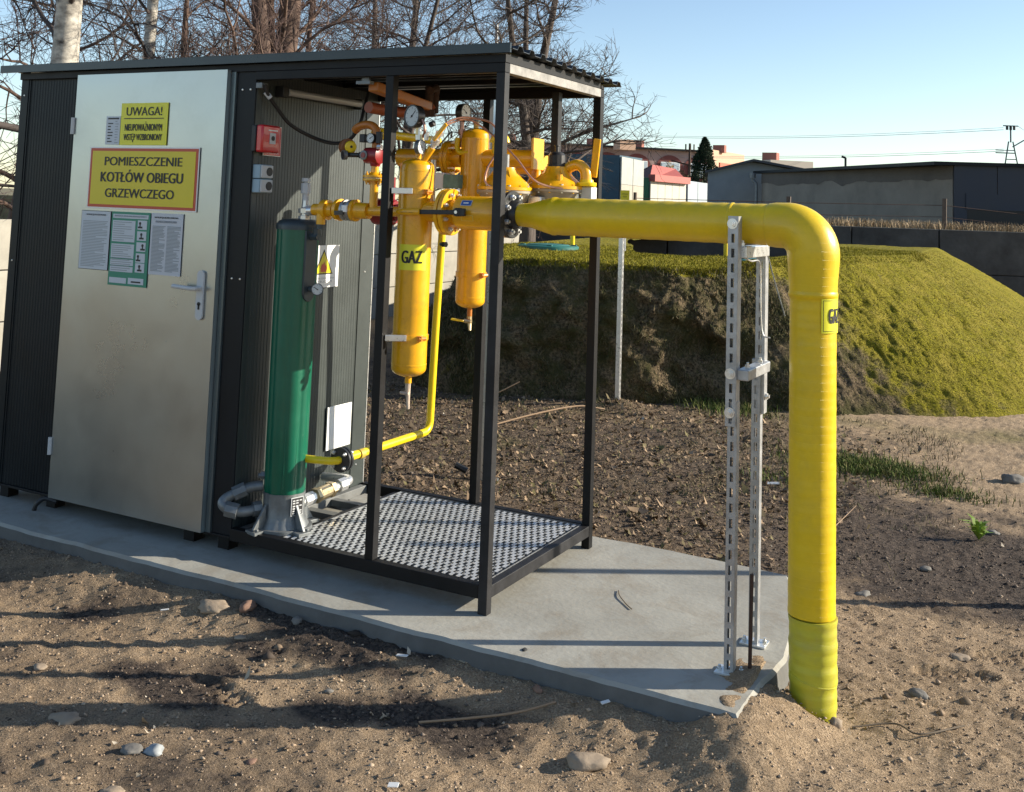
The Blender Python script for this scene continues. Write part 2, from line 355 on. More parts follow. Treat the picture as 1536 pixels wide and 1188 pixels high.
# ================================================================== MOUND
mm = bpy.data.materials.new('mound_turf'); mm.use_nodes = True
def mound_mat(m):
    n = m.node_tree; L = n.links; b = n.nodes['Principled BSDF']; b.inputs['Roughness'].default_value = .95; b.inputs['Specular IOR Level'].default_value = .15
    tc = n.nodes.new('ShaderNodeTexCoord')
    def noise(sc, d=6, r=.65):
        t = n.nodes.new('ShaderNodeTexNoise'); t.inputs['Scale'].default_value = sc; t.inputs['Detail'].default_value = d; t.inputs['Roughness'].default_value = r; L.new(tc.outputs['Object'], t.inputs['Vector']); return t.outputs[0]
    def mr(x, a, c): r = n.nodes.new('ShaderNodeMapRange'); r.inputs['From Min'].default_value = a; r.inputs['From Max'].default_value = c; L.new(x, r.inputs[0]); return r.outputs[0]
    def mix(f, a, c):
        q = n.nodes.new('ShaderNodeMix'); q.data_type = 'RGBA'; L.new(f, q.inputs[0])
        for k, x in ((6, a), (7, c)):
            if isinstance(x, tuple): q.inputs[k].default_value = (*x, 1)
            else: L.new(x, q.inputs[k])
        return q.outputs[2]
    f = noise(45); md = noise(5); g = mix(mr(f, .35, .65), (.085, .078, .008), (.28, .25, .012)); g = mix(mr(md, .42, .7), g, (.27, .22, .03))
    e = mix(mr(f, .35, .65), (.03, .025, .018), (.25, .185, .11)); e = mix(mr(md, .4, .62), e, (.07, .065, .025))
    at = n.nodes.new('ShaderNodeAttribute'); at.attribute_name = 'turf'
    ad = n.nodes.new('ShaderNodeMath'); ad.operation = 'MULTIPLY_ADD'; L.new(noise(3.2), ad.inputs[0]); ad.inputs[1].default_value = 1.7; ad.inputs[2].default_value = -.95
    a2 = n.nodes.new('ShaderNodeMath'); a2.operation = 'ADD'; L.new(at.outputs['Fac'], a2.inputs[0]); L.new(ad.outputs[0], a2.inputs[1])
    L.new(mix(mr(a2.outputs[0], .38, .62), e, g), b.inputs['Base Color'])
    bp = n.nodes.new('ShaderNodeBump'); bp.inputs['Distance'].default_value = .035; L.new(f, bp.inputs['Height']); L.new(bp.outputs[0], b.inputs['Normal'])
mound_mat(mm)
MBASE = [(-6.4,15.5),(-5.6,12),(-4.6,8),(-4.0,6),(-3.55,4.9),(-2.9,4.45),(-2.4,4.5),(-1.4,4.92),(-.75,5.35),(.02,5.40),(.42,5.68),(.9,5.98),(1.5,6.4),(2.0,7.3),(2.2,8.7),(2.1,11),(1.9,15.5)]
MTOP = [(-5.6,15.5),(-4.8,12),(-3.9,8.3),(-3.5,6.5),(-3.15,5.5),(-2.8,5.0),(-2.35,4.92),(-1.4,5.22),(-.95,5.6),(-.75,5.95),(-.6,6.3),(-.4,6.8),(-.1,7.5),(.25,8.8),(.15,10.3),(0,12.5),(-.2,15.5)]
MTZ = [1.0,1.05,1.08,1.08,1.02,.98,1.04,1.02,1.0,1.06,1.09,1.12,1.12,1.12,1.1,1.08,1.05]
def resample(P, n):
    P = np.array(P, float); u = np.linspace(0, len(P) - 1, n); i = np.clip(u.astype(int), 0, len(P) - 2); t = u - i
    p0 = P[np.maximum(i-1, 0)]; p1 = P[i]; p2 = P[i+1]; p3 = P[np.minimum(i+2, len(P)-1)]; t = t[:, None]
    return .5*((2*p1)+(p2-p0)*t+(2*p0-5*p1+4*p2-p3)*t*t+(-p0+3*p1-3*p2+p3)*t**3)
NU = 620; B = resample(MBASE, NU); T = resample([(a, b, c) for (a, b), c in zip(MTOP, MTZ)], NU)
spine = resample([(-4.5,15.5),(-4.2,12),(-3.2,9.5),(-2.6,8),(-2.2,7.2),(-1.9,7.0),(-1.7,7.1),(-1.3,7.4),(-1.1,7.6),(-.9,7.9),(-.9,8.2),(-.9,8.6),(-.9,9.4),(-1,10.5),(-1.2,12),(-1.5,13.5),(-2,15.5)], NU)
def bulge(v):  # profile of the bank
    return v
rows = []; turf = []; NV = 60
side = ss(.495, .56, np.linspace(0, 1, NU))        # right flank is a long even slope
for k in range(NV + 1):
    v = k / NV; hor = v ** (1.0) ; zz = v
    steep_h = v ** 1.6; steep_z = 1 - (1 - v) ** 1.25
    flank_h = v; flank_z = 1 - (1 - v) ** 1.08
    h = (1 - side) * steep_h + side * flank_h; zf = (1 - side) * steep_z + side * flank_z
    x = B[:, 0] + (T[:, 0] - B[:, 0]) * h; y = B[:, 1] + (T[:, 1] - B[:, 1]) * h
    z = -.17 + (T[:, 2] + .17) * zf
    a = fbm(x * 1.0 + 3, z * 1.0 + y, 3.0, 5, 71, .6) - .5
    b2 = fbm(x + y, z * 1.5, 11, 3, 81, .6) - .5
    w = math.sin(PI * min(1, max(0, v))) ** .5
    amp = (1 - side) * .42 + side * .11
    y = y - a * amp * w - b2 * .07 * w * (1 - .6 * side); x = x + (fbm(z, x, 4, 3, 91) - .5) * .12 * w * (1 - side); z = z + (b2 * .05 * w + a * .05 * w * side)
    rows.append(np.stack([x, y, z], 1))
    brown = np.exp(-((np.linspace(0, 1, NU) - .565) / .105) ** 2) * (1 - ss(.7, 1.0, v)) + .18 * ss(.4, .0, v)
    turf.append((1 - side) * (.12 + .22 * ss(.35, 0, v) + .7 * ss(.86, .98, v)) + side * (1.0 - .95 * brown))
for k in range(1, 41):
    v = k / 40; x = T[:, 0] + (spine[:, 0] - T[:, 0]) * v; y = T[:, 1] + (spine[:, 1] - T[:, 1]) * v
    z = T[:, 2] + (fbm(x, y, 2.2, 4, 101) - .5) * .06 * min(1, v * 4) + .0 * v + (1.04 - T[:, 2]) * v
    rows.append(np.stack([x, y, z], 1)); turf.append(np.full(NU, .9))
V = np.concatenate(rows); NR = len(rows)
i = np.arange(NU - 1)[None, :] + (np.arange(NR - 1) * NU)[:, None]
Fm = np.stack([i, i + 1, i + NU + 1, i + NU], -1).reshape(-1, 4)
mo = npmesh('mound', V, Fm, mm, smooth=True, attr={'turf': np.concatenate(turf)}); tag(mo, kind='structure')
MV = V.reshape(NR, NU, 3); MT = np.array(turf)

# grass blades, one mesh each
def blades(name, P, Hh, Wd, m, lean=.5, kind='stuff', cat=None, label=None, droop=None, sticks=False):
    n = len(P); a = rng.uniform(0, 2*PI, n); l = rng.uniform(.1, lean, n); Hh = Hh * rng.uniform(.5, 1.2, n)
    dx = np.cos(a); dy = np.sin(a); pa = rng.uniform(0, 2*PI, n); sx = np.cos(pa) * Wd; sy = np.sin(pa) * Wd
    up = np.ones(n) if droop is None else droop
    mid = P + np.stack([dx*l*Hh*.35, dy*l*Hh*.35, up*Hh*.55], 1); tip = P + np.stack([dx*l*Hh, dy*l*Hh, up*Hh*(1 - .4*l)], 1)
    s = np.stack([sx, sy, 0*sx], 1)
    v = np.stack([P - s, P + s, mid + s*.7, mid - s*.7, tip], 1).reshape(-1, 3)
    o = np.arange(n)[:, None] * 5
    f = np.concatenate([o + np.array([0, 1, 2]), o + np.array([0, 2, 3]), o + np.array([3, 2, 4])])
    ob = npmesh(name, v, f, m); tag(ob, label, cat, kind=kind); return ob
def leafmat(name, cols, scale=3.):
    m = bpy.data.materials.new(name); m.use_nodes = True; n = m.node_tree; b = n.nodes['Principled BSDF']; b.inputs['Roughness'].default_value = .8; b.inputs['Specular IOR Level'].default_value = .2
    g = n.nodes.new('ShaderNodeNewGeometry'); r = n.nodes.new('ShaderNodeValToRGB'); e = r.color_ramp.elements
    e[0].color = (*cols[0], 1); e[1].color = (*cols[-1], 1); e[0].position = 0; e[1].position = 1
    for i, c in enumerate(cols[1:-1]): q = e.new((i + 1) / (len(cols) - 1)); q.color = (*c, 1)
    n.links.new(g.outputs['Random Per Island'], r.inputs[0]); n.links.new(r.outputs[0], b.inputs['Base Color']); return m
M_gtop = leafmat('mound_grass', [(.09, .08, .008), (.21, .185, .01), (.30, .26, .016), (.15, .14, .012)])
M_gmix = leafmat('mossy_turf', [(.09, .08, .01), (.2, .175, .012), (.28, .245, .02), (.14, .12, .03), (.2, .15, .07)])
M_gdry = leafmat('dry_grass', [(.05, .045, .02), (.17, .14, .08), (.08, .08, .025), (.04, .05, .015), (.06,.05,.03)])
M_ggrn = leafmat('green_grass', [(.03, .06, .01), (.07, .12, .015), (.13, .15, .035), (.2, .17, .08), (.05, .09, .012)])
M_reed = leafmat('dead_reed', [(.28, .2, .12), (.42, .32, .2), (.2, .15, .09)])
M_leaf = leafmat('leaf_litter', [(.06, .042, .03), (.18, .125, .08), (.38, .27, .17), (.11, .08, .055), (.16, .14, .06), (.14,.1,.07)])
def pick(kmin, kmax, umin, umax, n):
    k = rng.uniform(kmin, kmax - 1.001, n); u = rng.uniform(umin, umax - 1.001, n); ki = k.astype(int); ui = u.astype(int); tk = (k - ki)[:, None]; tu = (u - ui)[:, None]
    return (MV[ki, ui]*(1-tk)*(1-tu) + MV[ki+1, ui]*tk*(1-tu) + MV[ki, ui+1]*(1-tk)*tu + MV[ki+1, ui+1]*tk*tu), ki, ui
P1, k1, u1 = pick(56, NR, 90, NU - 60, 60000); P2, k2, u2 = pick(4, 60, int(NU*.585), int(NU*.97), 46000)
tm = MT[k2, u2] > rng.uniform(.1, 1, len(P2)); P2 = P2[tm]
P1[:, 2] -= .005
blades('grass', P1, .026, .003, M_gtop, .9); blades('short_grass', P2, .009, .003, M_gmix, 1.5)
P3, k3, u3 = pick(1, 59, 110, int(NU*.60), 52000); 
nz = fbm(P3[:, 0]*1.2, P3[:, 2]*1.2, 2.5, 3, 7); P3 = P3[nz > rng.uniform(.3, .62, len(P3))]
blades('rough_grass', P3, .07, .0035, M_gdry, 1.4, droop=np.where(rng.uniform(0, 1, len(P3)) < .5, -.5, .8))
P4, _, _ = pick(56, 64, 110, int(NU*.6), 7000); blades('edge_grass', P4, .03, .003, M_gtop, 1.2)

# ground scatter -----------------------------------------------------
def scat(n, x0, x1, y0, y1, dens):
    x = rng.uniform(x0, x1, n); y = rng.uniform(y0, y1, n); k = dens(x, y) > rng.uniform(0, 1, n)
    x, y = x[k], y[k]; onslab = (x > -4.8) & (x < 1.04 - .17 * np.clip((y-.2), 0, 1)) & (y > -.275) & (y < 1.09); x, y = x[~onslab], y[~onslab]
    return np.stack([x, y, gz(x, y)], 1)
OCT = np.array([(1,0,0),(-1,0,0),(0,1,0),(0,-1,0),(0,0,1),(0,0,-1)], float); OF = np.array([(0,2,4),(2,1,4),(1,3,4),(3,0,4),(2,0,5),(1,2,5),(3,1,5),(0,3,5)])
def crumbs(name, P, r, m, kind='stuff'):
    n = len(P); R = r * rng.lognormal(0, .45, n); v = OCT[None] * (R[:, None, None] * rng.uniform(.5, 1.3, (n, 6, 1))) * np.array([1, 1, .7])
    a = rng.uniform(0, 2*PI, n); c, s = np.cos(a)[:, None], np.sin(a)[:, None]; x = v[..., 0]*c - v[..., 1]*s; y = v[..., 0]*s + v[..., 1]*c
    v = np.stack([x, y, v[..., 2]], -1) + P[:, None, :]
    f = (np.arange(n)[:, None, None] * 6 + OF[None]).reshape(-1, 3)
    return tag(npmesh(name, v.reshape(-1, 3), f, m), kind=kind)
M_crs = leafmat('sand_grit', [(.2, .145, .10), (.34, .25, .17), (.42, .33, .24), (.26, .19, .13)])
M_crd = leafmat('dark_soil_crumb', [(.03, .024, .02), (.09, .07, .055), (.17, .135, .11), (.05, .04, .033)])
M_clod = leafmat('soil_clod', [(.10, .075, .055), (.24, .175, .12), (.16, .12, .08), (.07, .055, .045)])
sden = lambda x, y: soil(x, y)[0] * .9
P = scat(120000, -2.6, 2.3, -1.7, 5.8, lambda x, y: soil(x, y)[0] * 1.1 * ss(4.5, 0, y)); crumbs('grit', P, .0031, M_crs)
P = scat(75000, -3.2, 2.4, -1.7, 5.8, lambda x, y: (1.1 - soil(x, y)[0])**2 * ss(7, 0, y)); crumbs('soil_crumbs', P, .0042, M_crd)
P = scat(5000, -3.2, 2.4, -1.7, 1.2, lambda x, y: ss(.45, .6, fbm(x, y, 2.5, 3, 88))); crumbs('soil_clods', P, .0062, M_clod)
# leaf litter
def litter(P, r, m, name):
    n = len(P); a = rng.uniform(0, 2*PI, n); t = rng.normal(0, .5, n); R = r * rng.lognormal(-.25, .5, n); asp = rng.uniform(.25, .7, n)
    e1 = np.stack([np.cos(a)*np.cos(t), np.sin(a)*np.cos(t), np.sin(t)], 1) * R[:, None]; e2 = np.stack([-np.sin(a), np.cos(a), rng.normal(0, .5, n)], 1) * (R*asp)[:, None]
    up = np.array([0, 0, 1.]) * (R * .3)[:, None]; Q = P + np.array([0, 0, .006])
    v = np.stack([Q - e1 + up, Q + e2, Q + e1 + up*1.4, Q - e2], 1).reshape(-1, 3); o = np.arange(n)[:, None]*4
    return tag(npmesh(name, v, np.concatenate([o + np.array([0, 1, 3]), o + np.array([1, 2, 3])]), m), kind='stuff')
P = scat(36000, -3.6, 1.3, 1.0, 5.3, lambda x, y: soil(x, y)[1] * 1.3 * ss(1.0, 1.3, y)); litter(P, .0125, M_leaf, 'leaf_litter')
P = scat(2200, -3.3, 2.2, -1.6, 5, lambda x, y: .5 + 0*x); litter(P, .008, leafmat('pale_chaff', [(.5, .42, .3), (.3, .22, .14), (.6, .55, .45)]), 'dry_chaff')
P = scat(7000, -.2, 2.2, 2.5, 4.6, lambda x, y: ss(.5, .68, fbm(x, y, 2.6, 3, 45)) * .8); blades('thin_grass', P, .04, .002, M_gdry, 1.4)
P = scat(26000, -3.4, 1.2, 1.6, 5.4, lambda x, y: (.10 + .5 * ss(3.8, 4.6, y)) * ss(.42, .6, fbm(x, y, 2.2, 3, 44))); blades('sparse_grass', P, .05, .0022, M_gdry, 1.3)
def tuft(x, y, r, n, h, label, green=M_ggrn, name='grass_tuft'):
    q = rng.normal(0, r/2, (n, 2)) * np.array([1.3, .8]); P = np.stack([x + q[:, 0], y + q[:, 1], gz(x + q[:, 0], y + q[:, 1])], 1)
    o = blades(name, P, h, .003, green, 1.0, kind='stuff', cat='grass', label=label); return o
tuft(.70, 3.84, .34, 3200, .06, 'dark green tuft of grass just right of the yellow riser pipe')
tuft(1.22, 3.45, .22, 500, .05, 'thin green tuft growing in bare soil at the right, beyond the small weed')
tuft(.33, 3.25, .3, 350, .05, 'sparse pale tuft on the soil behind the strut supports')
tuft(-.62, 5.15, .3, 700, .09, 'pale grass tuft at the foot of the bank beside the galvanised post')

# ================================================================== rocks and litter as things
M_rock = mat('sandstone_cobble', (.30, .235, .17), .85, bump=.003, bscale=40, var=.3, vscale=12)
M_rockg = mat('grey_cobble', (.17, .16, .145), .85, bump=.003, bscale=40, var=.3, vscale=12)
M_rockr = mat('reddish_cobble', (.22, .13, .09), .85, bump=.003, bscale=40, var=.3, vscale=12)
import bmesh
def rock(x, y, r, m, label, flat=.5, asp=1.35, z=None, name='stone', ang=None, sink=.55):
    b = bmesh.new(); bmesh.ops.create_icosphere(b, subdivisions=3, radius=1); sd = random.uniform(0, 99); a = random.uniform(0, PI) if ang is None else ang
    for v in b.verts:
        p = v.co.copy(); n = 1 + .5 * (float(fbm(np.array([p.x*1.4 + sd]), np.array([p.y*1.4 + p.z*1.1]), 1., 4, 9)[0]) - .5) * 1.9 + .06 * math.sin(3*p.x + sd)
        p = Vector((p.x*asp, p.y, p.z*flat)) * n * r
        v.co = Vector((p.x*math.cos(a)-p.y*math.sin(a), p.x*math.sin(a)+p.y*math.cos(a), p.z))
    me = bpy.data.meshes.new(name); b.to_mesh(me); b.free(); me.shade_smooth(); me.materials.append(m)
    o = bpy.data.objects.new(name, me); COL.objects.link(o); zz = float(gz(x, y)[0]) if z is None else z; o.location = (x, y, zz + r * flat * (1 - sink*1.5)); return tag(o, label, 'stone')
A0 = math.radians(28)
rock(-.822, -1.182, .036, M_rock, 'tan rounded stone near the left edge of the bare soil', ang=A0)
rock(-.50, -1.205, .026, M_rockg, 'dull brown flat stone left of the pale grey stone in the pipe shadow', ang=A0)
rock(-.444, -1.171, .024, mat('pale_grey_stone', (.3, .32, .33), .7, bump=.002, bscale=30, var=.2, vscale=14), 'pale blue-grey jagged stone lying in the pipe shadow at lower left', flat=.8, ang=.4)
rock(-.172, -1.06, .013, M_rockr, 'small orange-brown pebble beside the long pipe shadow at lower left')
rock(-.98, -.36, .044, M_rock, 'large tan angular stone against the slab edge below the shed corner', flat=.55, ang=A0)
rock(-.859, -.318, .026, M_rockr, 'reddish stone beside the large tan stone at the slab edge', flat=.9)
rock(.673, -.561, .046, M_rock, 'oval pale stone in the sand at bottom centre', flat=.5, ang=A0)
rock(-.381, -1.379, .024, M_rock, 'flat tan stone at the bottom left edge of the photo', flat=.5, ang=A0)
rock(-.761, -.459, .018, M_rock, 'small flat tan stone in the sunlit soil below the shed corner', flat=.45, ang=A0)
rock(1.547, .912, .03, M_rock, 'smooth pale pebble in the sand at far right', flat=.4, ang=-.3)
rock(1.455, .49, .026, M_rockg, 'round grey stone right of the pipe foot', flat=.7)
rock(1.115, 1.373, .026, M_rockg, 'grey stone by the slab end right of the riser pipe', flat=.7)
rock(1.535, 2.735, .026, M_rockg, 'pale grey pebble behind the small green weed', flat=.6)
rock(1.262, .05, .016, M_rock, 'upright tan pebble touching the foot of the riser pipe', flat=1.2)
rock(-.622, -.31, .018, M_rockg, 'small grey stone against the slab edge below the frame post', flat=.8)
rock(-.245, -.597, .012, M_rockg, 'dark pebble in the sand below the slab edge')
rock(-1.192, -.974, .02, M_rock, 'small tan stone at the far left in the soil', flat=.5)
rock(.383, -.31, .013, M_rockr, 'small brown pebble in the shade of the slab edge', flat=.9)
rock(.276, -.206, .009, mat('black_stone', (.03, .03, .03), .8, bump=.001), 'small black chip lying on the concrete slab', z=.0)
rock(.965, .28, .012, mat('black_stone', (.03, .03, .03), .8), 'black clod on the slab beside the rear support foot', z=0)
rock(1.56, 4.0, .05, M_rockg, 'pointed grey stone on the pale sand at far right', flat=.8)
rock(1.3, 1.9, .02, M_rockg, 'small stone in the dark soil right of the riser pipe', flat=.7)
def flat_bit(x, y, w, h, a, m, label, name='paper_scrap', cat='scrap', z=None, tilt=.2):
    m_ = MB().box(-w/2, w/2, -h/2, h/2, -.0012, .0012); o = m_.build(name, m, smooth=0); o.location = (x, y, (float(gz(x, y)[0]) if z is None else z) + .012); o.rotation_euler = (tilt, -.1, a); return tag(o, label, cat)
flat_bit(-.12, -.36, .042, .013, .1, M_white, 'narrow white plastic strip below the slab edge', tilt=.05)
flat_bit(.263, -.971, .03, .018, .3, M_white, 'white scrap at the bottom edge of the photo')
flat_bit(.62, -.31, .03, .012, .9, M_white, 'white shiny scrap by the slab edge near its right corner')
flat_bit(.298, 3.035, .07, .03, .2, M_lgrey, 'pale flake lying on dark soil behind the supports')
flat_bit(-1.15, -.45, .03, .006, .6, M_white, 'tiny white splinter in the soil at left')
def twig(pts, r, label, m=None):
    o = MB().tube(smoothpath(pts, 5), r, 5).build('twig', m or mat('dry_twig', (.3, .2, .12), .8), smooth=60, loc=pts[0]); return tag(o, label, 'twig')
def gp(x, y, dz=.01): return (x, y, float(gz(x, y)[0]) + dz)
twig([gp(.12, -.62), gp(.25, -.55, .02), gp(.38, -.46, .02), gp(.47, -.36)], .004, 'bent brown twig in the sand below the slab')
twig([(.33, .50, .004), (.36, .44, .006), (.41, .38, .004), (.45, .34, .004)], .0022, 'short curved twig lying on the concrete slab', mat('dark_twig', (.12, .09, .06), .8))
twig([gp(.8, 2.2), gp(.84, 2.4, .05), gp(.88, 2.5, .09)], .003, 'thin pale stalk sticking up just right of the riser pipe')
twig([gp(1.3, .12), gp(1.42, .2, .012), gp(1.5, .16, .01), gp(1.62, .3, .012)], .003, 'thin dark root running right from the riser foot', mat('dark_twig', (.12, .09, .06), .8))
twig([gp(-1.9, 3.3), gp(-1.7, 3.7, .05), gp(-1.5, 4.1, .1), gp(-1.35, 4.3, .06)], .006, 'long pale stick lying on the litter behind the gas filter')
twig([gp(-2.4, 4.0), gp(-2.2, 4.1, .12), gp(-2.05, 4.2, .2)], .005, 'dry branch end leaning at the foot of the bank')
def weed(x, y):
    t = thing('weed', gp(x, y, 0), 'small bright green weed in the dark soil at far right', 'weed')
    M_w = mat('weed_leaf', (.2, .3, .03), .6, var=.3, vscale=30)
    for i in range(26):
        a = random.uniform(0, 2*PI); L = random.uniform(.05, .11); h = random.uniform(.03, .10); w = .010
        d = Vector((math.cos(a), math.sin(a), 0)); s = Vector((-d.y, d.x, 0)) * w; p = Vector(gp(x, y, 0))
        m_ = MB().add([p - s*.3, p + s*.3, p + d*L*.5 + s + Vector((0,0,h)), p + d*L*.5 - s + Vector((0,0,h)), p + d*L + Vector((0,0,h*1.1))], [(0,1,2,3),(3,2,4)])
        m_.build('leaf', M_w, t, smooth=0)
weed(1.477, 2.584)
o = MB().cyl((.987, .034, -.1), (.992, .03, .318), .0065, 8).build('rebar', M_rust, loc=(.987, .034, 0)); tag(o, 'short rusty reinforcing bar standing beside the front strut support', 'steel bar')
#@@PART2
# ================================================================== SHED with canopy frame
shed = thing('boiler_shed', (-1.8, .45, 0), 'dark steel equipment shed with silver door and open canopy frame on a concrete slab', 'shed')
def ribsheet(u0, u1, z0, z1, fn, pitch=.02, dep=.0014, name='wall_panel', m=M_front):
    us = []; ds = []; u = u0
    while u < u1 - 1e-6:
        for a, d in ((0, 0), (.55, 0), (.7, dep), (.9, dep)):
            if u + a*pitch < u1: us.append(u + a*pitch); ds.append(d)
        u += pitch
    us.append(u1); ds.append(0); m_ = MB(); n = len(us)
    for z in (z0, z1):
        for a, d in zip(us, ds): m_.v.append(tuple(fn(a, z, d)))
    for i in range(n - 1): m_.f.append((i, i+1, n+i+1, n+i))
    m_.f.append(tuple([0, n]) + (n,)) if False else None
    return m_.build(name, m, shed, smooth=0)
XL, XC, XR, YB = -2.787, -1.346, -1.24, .93
ZB, ZT = .07, 2.06
core = MB().box(XL+.005, XR-.008, .008, YB-.008, ZB, ZT+.03); core.build('wall_core', M_dark, shed, smooth=0)
ribsheet(XL+.05, -2.352, ZB, ZT, lambda u, z, d: (u, .002-d, z), m=M_front)
ribsheet(-2.352, -1.36, 2.085, 2.118, lambda u, z, d: (u, .002-d, z), m=M_front)
ribsheet(.03, .83, ZB+.02, ZT, lambda u, z, d: (XR-.002+d, u, z), m=M_side)
ribsheet(.0, YB, ZB, ZT, lambda u, z, d: (XL+.002-d, u, z), m=M_side)
ribsheet(XL, XR, ZB, ZT, lambda u, z, d: (u, YB-.002+d, z), m=M_side)
def trim(b, name='corner_trim', m=M_side, **k): return b.build(name, m, shed, smooth=0, bevel=.0015)
trim(MB().box(XL-.004, XL+.05, -.006, .002, ZB, ZT+.04), m=M_front); trim(MB().box(XL+.052, XL+.062, -.003, .003, ZB, ZT), m=M_front)
trim(MB().box(XC+.002, XR+.004, -.008, .0, ZB, ZT+.04), m=M_dark)
trim(MB().box(XR-.003, XR+.005, .0005, .032, ZB, ZT), m=M_side)
trim(MB().box(XR-.003, XR+.004, .83, YB+.004, ZB, ZT), m=M_side)
trim(MB().box(XR-.004, XR+.003, .034, .828, ZB, ZB+.018), m=M_side)
trim(MB().box(XR-.02, XR+.006, YB+.005, YB+.012, ZB, ZT), m=M_zinc)
trim(MB().box(XL, XR, -.012, .006, ZB-.012, ZB-.001), name='base_rail', m=M_frame)
for x in (XL+.06, -2.39, -1.5, XR-.06):
    for y in (.05, YB-.08): MB().box(x-.03, x+.03, y-.03, y+.03, 0, ZB-.012).build('foot_block', M_frame, shed, smooth=0)
def screw(x, y, z, d, parent=shed, r=.005, m=M_zinc): return MB().lathe((x, y, z), d, [(0, r), (.002, r), (.004, r*.6)], 8).build('screw', m, parent)
for z in (1.98, 1.15, .2): screw(XC+.035, -.008, z, (0,-1,0)); screw(XL+.025, -.006, z, (0,-1,0)); screw(XR-.025, -.008, z, (0,-1,0)); screw(XR+.004, .87, z, (1,0,0))
# door
DX0, DX1, DZ0, DZ1 = -2.337, -1.375, .068, 2.068
fr = MB().box(DX0-.014, DX0-.002, -.012, .0, DZ0, DZ1+.012).box(DX0-.014, XC, -.012, .0, DZ1+.002, DZ1+.014).box(DX1+.004, XC, -.018, .0, DZ0, DZ1); fr.build('door_frame', mat('teal_reflecting_frame', (.12, .15, .16), .3, metal=.5), shed, smooth=0, bevel=.001)
dsh = []
nx, nz = 26, 52; xs_ = np.linspace(DX0, DX1, nx); zs_ = np.linspace(DZ0, DZ1, nz); m_ = MB()
for z in zs_:
    for x in xs_:
        dent = .003 * (fbm(np.array([x*1.2]), np.array([z*1.2]), 2.0, 3, 77)[0] - .5) - .0035 * math.exp(-((x+1.66)**2 + (z-.86)**2)/.0004)
        edge = min(x - DX0, DX1 - x, z - DZ0, DZ1 - z); m_.v.append((x, -.042 - (dent if edge > .01 else 0), z))
for j in range(nz-1):
    for i in range(nx-1): m_.f.append((j*nx+i, j*nx+i+1, (j+1)*nx+i+1, (j+1)*nx+i))
door = m_.build('door', M_door, shed, smooth=30)
tag(door, 'silver galvanised door covered with yellow and white notices')
MB().box(DX0, DX1, -.041, -.004, DZ0, DZ1).build('door_leaf_edge', mat('door_edge_sheet', (.3, .36, .38), .35, metal=.6), door, smooth=0)
for z in (1.82, .305): MB().cyl((DX0-.008, -.048, z-.04), (DX0-.008, -.048, z+.04), .007, 10).box(DX0-.006, DX0+.004, -.05, -.043, z-.04, z+.04).build('hinge', M_lgrey, door)
hd = MB(); pl = [(math.cos(a)*.02, math.sin(a)*.02 + (.088 if math.sin(a) > 0 else -.088)) for a in np.linspace(0, 2*PI, 24, endpoint=False)]
n = len(pl); hx, hz = -1.452, 1.07
hd.add([(hx+a, -.0435, hz+b) for a, b in pl] + [(hx+a, -.053, hz+b) for a, b in pl], [tuple(range(n)), tuple(range(n, 2*n))] + [(i, (i+1)%n, n+(i+1)%n, n+i) for i in range(n)])
hd.tube(smoothpath([(hx, -.05, 1.1), (hx, -.085, 1.1), (hx-.02, -.092, 1.1), (hx-.07, -.093, 1.102), (hx-.125, -.09, 1.104)], 4), [.009]*6+[.009]*11 if False else .0095, 10)
hd.build('door_handle', M_lgrey, door, bevel=.001)
MB().cyl((hx, -.053, hz-.038), (hx, -.0565, hz-.038), .0085, 12).box(hx-.004, hx+.004, -.0565, -.053, hz-.062, hz-.038).build('key_cylinder', M_ink, door)
# roof
RZ = lambda y: 2.122 - .022 * (y + .02)
xs_ = [-2.905, -2.0, -1.0, .058]; prof = []; y = -.035
while y < 1.07:
    for a, h in ((0, 0), (.038, 0), (.05, .018), (.078, .018), (.09, 0)):
        prof.append((y + a, h))
    y += .1
prof = [p for p in prof if p[0] <= 1.07]; n = len(prof); m_ = MB()
for dz in (0, -.0025):
    for x in xs_:
        for (yy, h) in prof: m_.v.append((x, yy, RZ(yy) + h - .012 + dz))
K = len(xs_)
for L_ in range(2):
    for i in range(K-1):
        for j in range(n-1): a = L_*K*n + i*n + j; m_.f.append((a, a+1, a+n+1, a+n))
for i in (0, K-1):
    for j in range(n-1): m_.f.append((i*n+j, i*n+j+1, K*n+i*n+j+1, K*n+i*n+j))
import bmesh
me = bpy.data.meshes.new('roof_sheet'); me.from_pydata([tuple(Vector(v)-Vector(shed['_o'])) for v in m_.v], [], m_.f); me.materials.append(mat('roof_sheet_steel', (.03, .035, .04), .32, bump=.0003, bscale=30, var=.2, vscale=4)); ro = bpy.data.objects.new('roof_sheet', me); COL.objects.link(ro); ro.parent = shed
MB().box(-2.91, .052, -.047, -.037, 2.093, 2.128).box(-2.91, .052, -.047, -.03, 2.1285, 2.1305).build('eave_trim', mat('eave_steel', (.015, .024, .03), .3, metal=.1, var=.2, vscale=5), shed, smooth=0)
